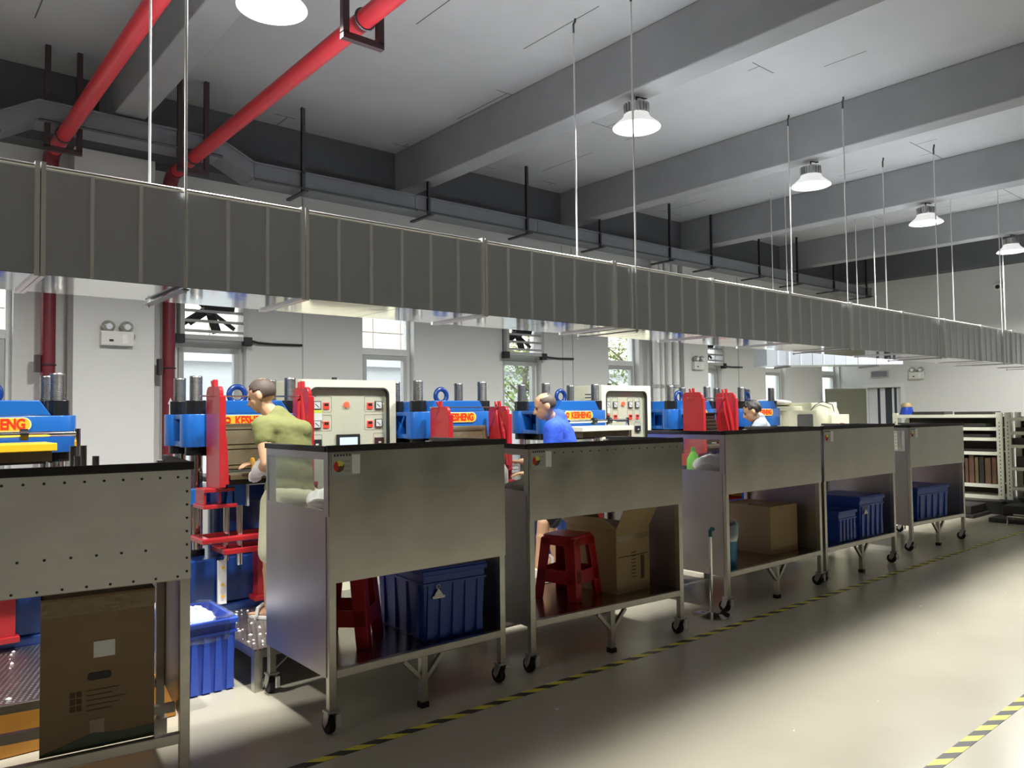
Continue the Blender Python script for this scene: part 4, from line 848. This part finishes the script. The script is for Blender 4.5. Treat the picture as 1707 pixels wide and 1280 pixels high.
# ------------------------------------------------------------ things on the worktops, seen through the acrylic
WT = 1.065
def jug(x, y, z, label, m, s=1.0):
    r = thing('bottle', label, 'bottle', (x, y, z))
    MB().lathe([(0.0005, 0), (0.055*s, 0), (0.058*s, 0.02*s), (0.058*s, 0.13*s), (0.03*s, 0.18*s), (0.02*s, 0.20*s), (0.0005, 0.20*s)], 20).build('body', m, r, smooth=True)
    MB().cyl((0, 0, 0.195*s), (0, 0, 0.235*s), 0.021*s, n=14).build('cap', m, r); return r
jug(3.40, 4.20, WT, 'white plastic bottle inside the third bench window', 'bottle_white', 1.15)
jug(5.50, 4.10, WT, 'bright green bottle inside the fourth bench window', 'bottle_green', 1.0)
jug(2.02, 3.86, WT, 'white plastic bottle behind the hazy window of the second bench', 'bottle_white', 0.9)
jug(9.25, 4.15, WT, 'pinkish white bottle inside the farthest bench window', 'cloth_white', 1.0)
def heap(x, y, z, rx, ry, rz_, label, m, cat='cloth'):
    b = MB(); b.ell((0, 0, rz_*0.98), rx, ry, rz_, 26); rr = random.Random(int(x*100))
    b.v = [(a*(1+0.12*math.sin(7*bb+3*c)), bb, max(0, c*(1+0.2*math.sin(9*a/rx+5*bb/ry)))) for a, bb, c in b.v]
    o = b.build('cloth_heap', m, None, smooth=True, loc=(x, y, z)); tag(o, label, cat); return o
heap(3.42, 3.86, WT, 0.22, 0.16, 0.05, 'crumpled dark bag inside the third bench window', 'cloth_dark', 'bag')
heap(5.62, 3.98, WT, 0.22, 0.14, 0.075, 'white cloth heap beside the green bottle in the fourth bench', 'cloth_white')
heap(2.10, 4.12, WT, 0.16, 0.14, 0.06, 'pale cloth heap behind the hazy window of the second bench', 'cloth_white')
for k, (x, y, h) in enumerate(((0.70, 3.87, 0.43), (0.745, 3.90, 0.43), (0.70, 3.78, 0.39), (0.775, 3.80, 0.385))):
    pg = thing('steel_pin', ['left tall steel pin standing on the nearest bench', 'right tall steel pin standing on the nearest bench', 'left short steel pin standing on the nearest bench', 'right short steel pin standing on the nearest bench'][k], 'pin', (x, y, WT), group='steel pins on the nearest bench')
    MB().cyl((0, 0, 0), (0, 0, h), 0.014, n=14).build('shank', 'thread_steel', pg, smooth=True); MB().cyl((0, 0, 0), (0, 0, 0.02), 0.024, n=14).build('head', 'thread_steel', pg)
# ------------------------------------------------------------ racks by the end wall
def rack(y0, y1, x, label, shelves, zb=0.20, zt=1.46):
    root = thing('storage_rack', label, 'rack', (x, 0, 0), group='cream slotted racks by the end wall'); D = 0.5
    for y in (y0, y1-0.085):
        for xx in (0, D-0.04):
            pz = MB().box(xx, xx+0.04, y, y+0.085, zb, zt+0.07).build('post', 'rack_cream', root, bev=0.003)
            if xx == 0:
                h = MB()
                for k in range(20): h.box(-0.0015, 0.0, y+0.037, y+0.048, zb+0.06+k*0.058, zb+0.085+k*0.058)
                o = h.build('slots', 'gasket', pz); o['kind'] = 'stuff'
    for z in shelves:
        s_ = MB().box(0.005, D-0.005, y0+0.085, y1-0.085, z-0.015, z).build('shelf', 'rack_cream', root); MB().box(-0.004, 0.005, y0+0.07, y1-0.07, z-0.05, z).build('shelf_lip', 'rack_cream', s_)
    MB().box(D-0.006, D, y0+0.045, y1-0.045, zb+0.02, zt).build('back_panel', 'rack_back', root)
    return root
RX = 13.3
rack(4.16, 5.80, RX, 'cream slotted storage rack left of the pair, with rusty mould plates', [0.245, 0.42, 0.92, 1.14, 1.30, 1.50])
rack(2.5, 4.13, RX, 'cream slotted storage rack at the right edge of the picture', [0.40, 0.70, 1.04, 1.24, 1.45])
rd = random.Random(11)
GR = 'mould plates on the racks'
def plate(x, y, z, w, t, h, label, m, grp=GR):
    o = MB().box(0, w, 0, t, 0, h).build('mould_plate', m, None, bev=0.004, loc=(x, y, z)); o['group'] = grp; tag(o, label, 'plate')
ORD = ['first', 'second', 'third', 'fourth', 'fifth', 'sixth', 'seventh', 'eighth', 'ninth']
y = 4.28
for k in range(8):
    t = rd.uniform(0.04, 0.085); h = rd.uniform(0.36, 0.46)
    plate(RX+0.06, y, 0.42, 0.34, t, h, '%s upright mould plate from the right post of the left rack' % ORD[k], ('rust_plate', 'rust_plate', 'mold_dark', 'mold_bronze')[k % 4]); y += t+0.015
y = 2.62
for k in range(9):
    t = rd.uniform(0.05, 0.10); h = rd.uniform(0.18, 0.24); plate(RX+0.06, y, 0.40, 0.34, t, h, '%s upright mould plate from the right end of the right rack' % ORD[k], ('rust_plate', 'mold_bronze', 'mold_dark')[k % 3]); y += t+0.03
for (y, z, w, h, rk) in ((4.3, 0.92, 0.5, 0.04, 'left'), (4.95, 0.92, 0.6, 0.06, 'left'), (4.35, 1.14, 0.9, 0.05, 'left'), (4.4, 1.30, 0.7, 0.06, 'left'), (5.2, 1.30, 0.4, 0.05, 'left'), (4.3, 1.50, 0.55, 0.045, 'left'), (5.0, 1.50, 0.5, 0.05, 'left'),
                     (2.8, 1.04, 0.7, 0.07, 'right'), (3.55, 1.04, 0.5, 0.10, 'right'), (2.7, 1.24, 0.6, 0.08, 'right'), (3.4, 1.24, 0.6, 0.06, 'right'), (2.9, 1.45, 0.9, 0.05, 'right'), (3.5, 0.70, 0.5, 0.16, 'right')):
    plate(RX+0.05, y, z, 0.36, w, h, '%s dark flat mould on the %s shelf of the %s rack' % ({4.3: 'right-hand', 4.95: 'left-hand', 4.35: 'single', 4.4: 'right-hand', 5.2: 'left-hand', 5.0: 'left-hand', 2.8: 'right-hand', 3.55: 'left-hand', 2.7: 'right-hand', 3.4: 'left-hand', 2.9: 'single', 3.5: 'single'}[y], {1.5: 'topmost', 1.3: 'second', 1.14: 'third', 0.92: 'fourth', 1.45: 'topmost', 1.24: 'second', 1.04: 'third', 0.7: 'fourth'}[z], rk), 'soot' if w > 0.55 else 'mold_dark', 'flat moulds on the %s rack' % rk)
bs = thing('plastic_basin', 'blue basin with a tan rim on top of the left rack', 'basin', (RX+0.24, 5.66, 1.502))
MB().lathe([(0.0005, 0), (0.105, 0), (0.11, 0.02), (0.085, 0.13), (0.0005, 0.13)], 24).build('body', 'basin_blue', bs, smooth=True); MB().lathe([(0.09, 0.13), (0.085, 0.17), (0.06, 0.20), (0.0005, 0.20)], 24).build('inner_basin', 'basin_tan', bs, smooth=True)
pb = thing('low_pallet', 'dark low pallet under the two cream racks', 'pallet', (RX-0.15, 0, 0))
for k in range(6): MB().box(k*0.14, k*0.14+0.12, 2.3, 6.0, 0.16, 0.195).build('plank', 'soot', pb)
for y in (2.4, 4.1, 5.8): MB().box(0, 0.82, y, y+0.1, 0, 0.16).build('bearer', 'soot', pb)
for k, (x, y, w, d, h) in enumerate(((12.3, 4.25, 0.7, 0.9, 0.05), (12.35, 4.3, 0.6, 0.7, 0.12), (12.1, 3.2, 0.7, 0.8, 0.06), (12.5, 3.35, 0.5, 0.6, 0.14), (13.02, 4.1, 0.11, 0.6, 0.2))):
    o = MB().box(0, w, 0, d, 0, h).build('rubber_mat', 'soot', None, bev=0.01, loc=(x, y, 0 if k in (0, 2, 4) else (0.052 if k == 1 else 0.062))); tag(o, ['wide black rubber mat on the floor before the left rack', 'thick black rubber block on the wide mat before the left rack', 'black rubber mat on the floor before the right rack', 'thick black rubber block before the right rack', 'tall black rubber block against the rack pallet'][k], 'mat')
fs_ = thing('floor_stand', 'low bent steel rail stand on the floor before the right rack', 'stand', (11.9, 3.25, 0))
MB().tube([(0, 0, 0), (0, 0, 0.12), (0, 0.45, 0.12), (0, 0.45, 0)], 0.012, 8).build('rail', 'steel_tube', fs_); MB().tube([(0.25, 0, 0), (0.25, 0, 0.12), (0.25, 0.45, 0.12), (0.25, 0.45, 0)], 0.012, 8).build('rail', 'steel_tube', fs_); MB().tube([(0, 0.22, 0.12), (0.25, 0.22, 0.12)], 0.01, 8).build('crossbar', 'steel_tube', fs_)

# ------------------------------------------------------------ people
def remesh(mb, name, m, parent, vox, smooth=4, fac=0.5):
    me = mb.mesh(name); o = bpy.data.objects.new(name, me); COL.objects.link(o)
    r = o.modifiers.new('r', 'REMESH'); r.mode = 'VOXEL'; r.voxel_size = vox; r.use_smooth_shade = True
    s = o.modifiers.new('s', 'SMOOTH'); s.iterations = smooth; s.factor = fac
    dg = bpy.context.evaluated_depsgraph_get(); dg.update(); nm = bpy.data.meshes.new_from_object(o.evaluated_get(dg)); nm.name = name
    bpy.data.objects.remove(o); nm.materials.clear(); nm.materials.append(M[m]); nm.polygons.foreach_set('use_smooth', [True]*len(nm.polygons))
    o = bpy.data.objects.new(name, nm); COL.objects.link(o); o.parent = parent; return o
def cap(mb, a, b, ra, rb, n=12):
    a, b = Vector(a), Vector(b); mb.ell(a, ra, ra, ra, n); mb.ell(b, rb, rb, rb, n); mb.cyl(a, b, ra, rb, n)
def chain(mb, pts, rs, n=12):
    for i in range(len(pts)-1): cap(mb, pts[i], pts[i+1], rs[i], rs[i+1], n)
def ellv(mb, c, axes, n=16):
    X = Matrix.Translation(c) @ Matrix((axes[0], axes[1], axes[2])).transposed().to_4x4(); mb.ell((0, 0, 0), 1, 1, 1, n, X)
def hand(mb, wrist, d, palm_n, s=1.0, curl=0.7, g=0.0):
    # palm, four unequal curled fingers and a thumb off the side of the palm
    d = Vector(d).normalized(); pn = Vector(palm_n); pn = (pn-d*pn.dot(d)).normalized(); sd = d.cross(pn); w = Vector(wrist)
    ellv(mb, w+d*0.045*s, (d*0.055*s, sd*(0.042*s+g), pn*(0.017*s+g)))
    for k, ln in enumerate((0.068, 0.078, 0.073, 0.056)):
        p = w+d*0.085*s+sd*((k-1.5)*0.0205*s); pts = [p]; dd = d.copy()
        for j, f in enumerate((0.45, 0.32, 0.23)):
            dd = (dd+pn*curl*(0.35+0.25*j)).normalized(); pts.append(pts[-1]+dd*ln*f*s)
        chain(mb, pts, [0.0095*s+g, 0.0088*s+g, 0.008*s+g, 0.007*s+g], 8)
    p = w+d*0.025*s-sd*0.035*s; pts = [p, p+(d*0.6-sd*0.6+pn*0.3).normalized()*0.04*s]; pts.append(pts[-1]+(d*0.9-sd*0.1+pn*0.4).normalized()*0.032*s)
    chain(mb, pts, [0.013*s+g, 0.011*s+g, 0.009*s+g], 8)
def head(body, root, base, c, f, hair, bald, vox):
    c, f = Vector(c)-base, Vector(f).normalized(); s = f.cross(Vector((0, 0, 1))).normalized(); u = s.cross(f)     # s = the person's right
    def at(a, b, h): return c+f*a+s*b+u*h
    ellv(body, at(-0.008, 0, 0.030), (f*0.097, s*0.078, u*0.088), 24)
    ellv(body, at(0.022, 0, -0.035), (f*0.068, s*0.062, u*0.072), 20)
    ellv(body, at(0.052, 0, -0.082), (f*0.030, s*0.030, u*0.022), 12)
    for k in (-1, 1):
        ellv(body, at(0.045, k*0.038, -0.022), (f*0.03, s*0.022, u*0.026), 12)
        ellv(body, at(0.072, k*0.028, 0.024), (f*0.018, s*0.028, u*0.010), 10)
        ellv(body, at(-0.012, k*0.078, -0.012), (f*0.019, s*0.011, u*0.031), 12)
        ellv(body, at(-0.016, k*0.086, -0.010), (f*0.020, s*0.006, u*0.030), 12)
    chain(body, [at(0.085, 0, 0.018), at(0.102, 0, -0.012), at(0.112, 0, -0.026)], [0.009, 0.012, 0.013], 10)
    for k in (-1, 1): ellv(body, at(0.098, k*0.013, -0.030), (f*0.011, s*0.010, u*0.008), 8)
    ellv(body, at(0.086, 0, -0.054), (f*0.011, s*0.024, u*0.007), 10); ellv(body, at(0.083, 0, -0.066), (f*0.011, s*0.021, u*0.007), 10)
    for k in (-1, 1):
        e = MB(); ellv(e, at(0.079, k*0.030, 0.006), (f*0.010, s*0.014, u*0.007), 10); e.build('eye', 'eye_dark', root, smooth=True)
        e = MB(); ellv(e, at(0.086, k*0.030, 0.026), (f*0.006, s*0.022, u*0.005), 10); e.build('eyebrow', hair, root, smooth=True)
    e = MB(); ellv(e, at(0.091, 0, -0.060), (f*0.006, s*0.021, u*0.006), 10); e.build('lips', 'lip', root, smooth=True)
    # hair: shell over the skull
    hm = MB(); n1, n2 = 40, 22; idx = {}; vs = []; rr = random.Random(3)
    for i in range(n2+1):
        ph = math.pi*i/n2
        for j in range(n1):
            t = 2*math.pi*j/n1; a, b, h = math.sin(ph)*math.cos(t), math.sin(ph)*math.sin(t), math.cos(ph)
            th = 1.012 if bald else 1.13+0.05*math.sin(9*t+4*ph)
            vs.append(at(-0.008+0.097*a*th, 0.078*b*th, 0.030+0.088*h*th))
    fs = []
    for i in range(n2):
        for j in range(n1):
            ph = math.pi*(i+0.5)/n2; t = 2*math.pi*(j+0.5)/n1; a, b, h = math.sin(ph)*math.cos(t), math.sin(ph)*math.sin(t), math.cos(ph)
            low = -0.62 if a < -0.15 else (-0.25 if a < 0.25 else (0.45 if not bald else 0.30))
            if a > 0.55 and h < (0.62 if not bald else 0.9): continue
            if abs(b) > 0.7 and -0.15 < a < 0.25 and h < 0.05: continue
            if h < low: continue
            if bald == 'crown' and (a+0.25)**2+b**2 < 0.16 and h > 0.3: continue
            if bald == 'top' and ((h > 0.55 and a > -0.45) or a > 0.45): continue
            fs.append((i*n1+j, i*n1+(j+1) % n1, (i+1)*n1+(j+1) % n1, (i+1)*n1+j))
    hm.add(vs, fs); o = hm.build('hair', hair, root, smooth=True)
    sd = o.modifiers.new('thick', 'SOLIDIFY'); sd.thickness = 0.006 if bald else 0.02; sd.offset = -1
def person(J, label, loc, hair, bald, shirt, pants, leglen, vox=0.0075, glove_l=None, band_r=None, collar=False, sleeve=0.55, bulk=0.0):
    base = Vector(loc); root = thing('person', label, 'person', loc)
    g = {k: (Vector(v)-base if k not in ('face', 'hl', 'hr', 'nl', 'nr', 'fl', 'fr') else Vector(v)) for k, v in J.items()}
    side = (g['sr']-g['sl']).normalized(); spine = (g['neck']-g['pel']).normalized(); fr = spine.cross(side)*-1
    def torso(mb, k):
        ellv(mb, g['pel'], (side*(0.165+k), fr*(0.115+k), spine*(0.13+k)), 20); ellv(mb, g['pel'].lerp(g['chest'], 0.45), (side*(0.148+k), fr*(0.105+k), spine*(0.16+k)), 20)
        ellv(mb, g['chest'], (side*(0.165+k), fr*(0.115+k), spine*(0.19+k)), 20); cap(mb, g['sl'].lerp(g['sr'], 0.12), g['sr'].lerp(g['sl'], 0.12), 0.062+k, 0.062+k)
        cap(mb, g['chest']+spine*0.1, g['neck'], 0.10+k, 0.062+k); ellv(mb, g['chest'].lerp(g['neck'], 0.42), (side*(0.168+k), fr*(0.098+k), spine*(0.11+k)), 20)
    b = MB(); torso(b, bulk)
    hc = g['head']; cap(b, g['neck']-spine*0.03, hc-Vector((0, 0, 0.05)), 0.058, 0.052)
    for q in 'lr':
        chain(b, [g['s'+q], g['e'+q], g['w'+q]], [0.056, 0.043, 0.028]); mid = g['e'+q].lerp(g['w'+q], 0.3); cap(b, g['e'+q], mid, 0.042, 0.041)
        hand(b, g['w'+q], J['h'+q], J['n'+q])
        chain(b, [g['p'+q], g['k'+q], g['a'+q]], [0.086, 0.056, 0.037]); calf = g['k'+q].lerp(g['a'+q], 0.32); cap(b, calf, calf+(g['a'+q]-g['k'+q])*0.1, 0.055, 0.05)
        f = Vector(J['f'+q]).normalized(); an = g['a'+q]
        sx = f.cross(Vector((0, 0, 1)))
        chain(b, [an+Vector((0, 0, -0.035))-f*0.03, an+f*0.07+Vector((0, 0, -0.045))], [0.036, 0.032]); 
        for k in range(5):
            p = an+f*0.10+sx*((k-2)*0.017)+Vector((0, 0, -0.058)); cap(b, an+f*0.05+sx*((k-2)*0.013)+Vector((0, 0, -0.052)), p+f*(0.048-0.008*k if q == 'l' else 0.016+0.008*k), 0.016, 0.010, 8)
    head(b, root, base, J['head'], J['face'], hair, bald, vox)
    remesh(b, 'body', 'skin', root, vox, 3, 0.4)
    s_ = MB(); torso(s_, 0.016+bulk)
    for q in 'lr':
        e = g['s'+q].lerp(g['e'+q], sleeve); chain(s_, [g['s'+q], e], [0.076+bulk, 0.066+bulk])
        if sleeve >= 1: chain(s_, [g['e'+q], g['w'+q].lerp(g['e'+q], 0.1)], [0.060, 0.044])
    so = remesh(s_, 'shirt', shirt, root, 0.012, 14)
    # soft folds
    so.modifiers.new('sub', 'SUBSURF').levels = 1; tx = bpy.data.textures.new('folds', 'CLOUDS'); tx.noise_scale = 0.10; dm = so.modifiers.new('folds', 'DISPLACE'); dm.texture = tx; dm.strength = 0.012; dm.mid_level = 0.5; so.modifiers['sub'].render_levels = 1
    if collar:
        X = Matrix.Translation(g['neck']+spine*0.012) @ spine.to_track_quat('Z', 'Y').to_matrix().to_4x4(); MB().lathe([(0.078, -0.02), (0.066, 0.035), (0.060, 0.035), (0.070, -0.02)], 24, X, close=True).build('collar', shirt, so, smooth=True)
    p_ = MB(); ellv(p_, g['pel']-spine*0.03, (side*0.187, fr*0.137, spine*0.13), 20)
    for q in 'lr':
        e = g['k'+q] if leglen >= 1 else g['p'+q].lerp(g['k'+q], leglen)
        chain(p_, [g['p'+q], e], [0.108, 0.088])
        if leglen > 1: chain(p_, [g['k'+q], g['k'+q].lerp(g['a'+q], 0.9)], [0.078, 0.06])
    po = remesh(p_, 'trousers' if leglen > 1 else 'shorts', pants, root, 0.012, 4)
    for q in 'lr':
        f = Vector(J['f'+q]).normalized(); an = g['a'+q]; X = Matrix.Translation(an+Vector((0, 0, -0.086))) @ f.to_track_quat('X', 'Z').to_matrix().to_4x4()
        sl = [(-0.075, -0.035), (-0.085, 0), (-0.075, 0.035), (0.02, 0.04), (0.09, 0.052), (0.155, 0.035), (0.175, 0), (0.155, -0.035), (0.09, -0.052), (0.02, -0.04)]
        sn = MB().prism(sl, 'z', 0.0, 0.024, X).build('sandal', 'sandal_grey', root, bev=0.006); st = MB(); st.tube([X @ Vector((0.07, 0.053, 0.02)), X @ Vector((0.065, 0.045, 0.075)), X @ Vector((0.06, 0, 0.092)), X @ Vector((0.065, -0.045, 0.075)), X @ Vector((0.07, -0.053, 0.02))], 0.013, 8); st.build('strap', 'sandal_grey', sn, smooth=True)
    if glove_l:
        gm = MB(); hand(gm, g['wl'], J['hl'], J['nl'], g=0.009); d = Vector(J['hl']).normalized(); cap(gm, g['wl']-d*0.04, g['wl']+d*0.03, 0.056, 0.048); remesh(gm, 'glove', glove_l, root, 0.006, 2)
    if band_r:
        d = Vector(J['hr']).normalized(); gm = MB(); gm.tube([g['wr']-d*0.02, g['wr']+d*0.02], 0.036, 16); gm.tube([g['wr']+d*0.05, g['wr']+d*0.07], 0.045, 16); remesh(gm, 'wrist_band', band_r, root, 0.006, 2)
    return root, g
person(dict(pel=(2.20, 4.95, 1.10), chest=(2.185, 4.98, 1.42), neck=(2.13, 5.02, 1.615), head=(2.045, 5.07, 1.755), face=(-0.62, 0.70, -0.34), sl=(2.005, 4.965, 1.55), sr=(2.275, 4.945, 1.515),
            el=(2.0, 4.87, 1.305), wl=(2.02, 5.045, 1.262), hl=(0.05, 0.93, -0.35), nl=(0.2, 0, -1), er=(2.34, 5.14, 1.28), wr=(2.125, 5.285, 1.285), hr=(-0.95, 0.15, 0.0), nr=(0, 0.1, -1),
            pl=(2.10, 4.96, 1.04), kl=(2.085, 5.02, 0.70), al=(2.095, 5.06, 0.336), fl=(-0.45, 0.9, 0), pr=(2.30, 4.94, 1.04), kr=(2.32, 5.0, 0.70), ar=(2.34, 4.98, 0.336), fr=(0.1, 1, 0)),
       'worker in an olive T-shirt and khaki shorts bending over an open mould, white glove on', (2.15, 5.0, 0.25), 'hair_stubble', 'crown', 'shirt_olive', 'shorts_khaki', 0.98, glove_l='glove_white', band_r='yellow_paint', sleeve=0.36)
r2_, g2 = person(dict(pel=(4.71, 4.90, 1.03), chest=(4.675, 4.90, 1.335), neck=(4.63, 4.90, 1.56), head=(4.50, 4.905, 1.668), face=(-0.74, 0.60, -0.30), sl=(4.475, 4.785, 1.475), sr=(4.80, 5.03, 1.485),
            el=(4.42, 4.75, 1.15), wl=(4.33, 4.95, 1.10), hl=(-0.8, 0.5, 0), nl=(0, 0, -1), er=(4.80, 5.20, 1.18), wr=(4.60, 5.36, 1.17), hr=(-0.5, 0.8, 0), nr=(0, 0, -1),
            pl=(4.67, 4.82, 0.95), kl=(4.33, 4.76, 0.70), al=(4.27, 4.76, 0.336), fl=(-1, 0.1, 0), pr=(4.72, 5.0, 0.92), kr=(4.66, 5.03, 0.62), ar=(4.74, 5.06, 0.336), fr=(-1, 0.15, 0)),
       'worker in a blue polo shirt and black striped shorts looking down to the left', (4.58, 4.9, 0.25), 'hair_stubble', 'top', 'shirt_blue', 'shorts_black', 0.85, vox=0.009, collar=True, bulk=0.014)
sp = MB(); d = (g2['kl']-g2['pl']).normalized(); sd = Vector((0.15, -1, 0.1)).normalized()
for k in range(3): c = g2['pl']+d*(0.20+0.035*k); sp.torus((0, 0, 0), 0.101-0.006*k, 0.006, 24, 6, Matrix.Translation(c) @ d.to_track_quat('Z', 'Y').to_matrix().to_4x4())
sp.build('white_stripes', 'tag_white', r2_)
person(dict(pel=(7.90, 4.90, 1.06), chest=(7.87, 4.91, 1.31), neck=(7.82, 4.91, 1.51), head=(7.69, 4.91, 1.60), face=(-0.50, 0.78, -0.40), sl=(7.66, 4.80, 1.44), sr=(8.03, 5.01, 1.465),
            el=(7.50, 4.86, 1.20), wl=(7.44, 5.05, 1.12), hl=(-0.7, 0.6, 0), nl=(0, 0, -1), er=(8.05, 5.18, 1.15), wr=(7.86, 5.32, 1.13), hr=(-0.7, 0.6, 0), nr=(0, 0, -1),
            pl=(7.84, 4.81, 0.97), kl=(7.78, 4.81, 0.65), al=(7.84, 4.81, 0.336), fl=(-1, 0.1, 0), pr=(7.88, 4.99, 0.97), kr=(7.82, 5.0, 0.65), ar=(7.88, 5.0, 0.336), fr=(-1, 0.1, 0)),
       'worker with black hair in a pale shirt bending down at the far press', (7.8, 4.9, 0.25), 'hair_black', False, 'shirt_pale', 'trousers_grey', 1.5, vox=0.009, collar=True, sleeve=1.0)

# ------------------------------------------------------------ scraps
def scraps(name, label, pts, z):
    rr = random.Random(21); b = MB()
    for x, y in pts:
        s = rr.uniform(0.004, 0.013); b.add([(-s, -s*0.6, 0), (s, -s*0.4, 0), (s*0.7, s, 0), (-s*0.6, s*0.5, 0), (0, 0, s*0.7)], [(3, 2, 1, 0), (0, 1, 4), (1, 2, 4), (2, 3, 4), (3, 0, 4)], TR((x, y, z), rz=rr.uniform(0, 6)))
    o = b.build(name, 'cloth_white'); tag(o, label, 'scraps', kind='stuff')
rr = random.Random(8)
scraps('rubber_scraps', 'white trimming scraps scattered on the platform beside the lined bin', [(min(2.9, max(1.78, rr.gauss(1.95, 0.13))), rr.uniform(4.52, 5.42)) for k in range(55)], 0.25)
scraps('rubber_scraps', 'white trimming scraps on the orange fronted platform', [(rr.uniform(-0.2, 0.95), rr.uniform(4.5, 5.4)) for k in range(40)], 0.25)
scraps('floor_litter', 'tiny pale litter specks on the open aisle floor', [(4.3, 2.0), (3.6, 2.1), (5.9, 2.3), (6.6, 2.7), (3.1, 2.5), (7.6, 2.4), (5.2, 1.2), (2.9, 3.1)], 0.0)
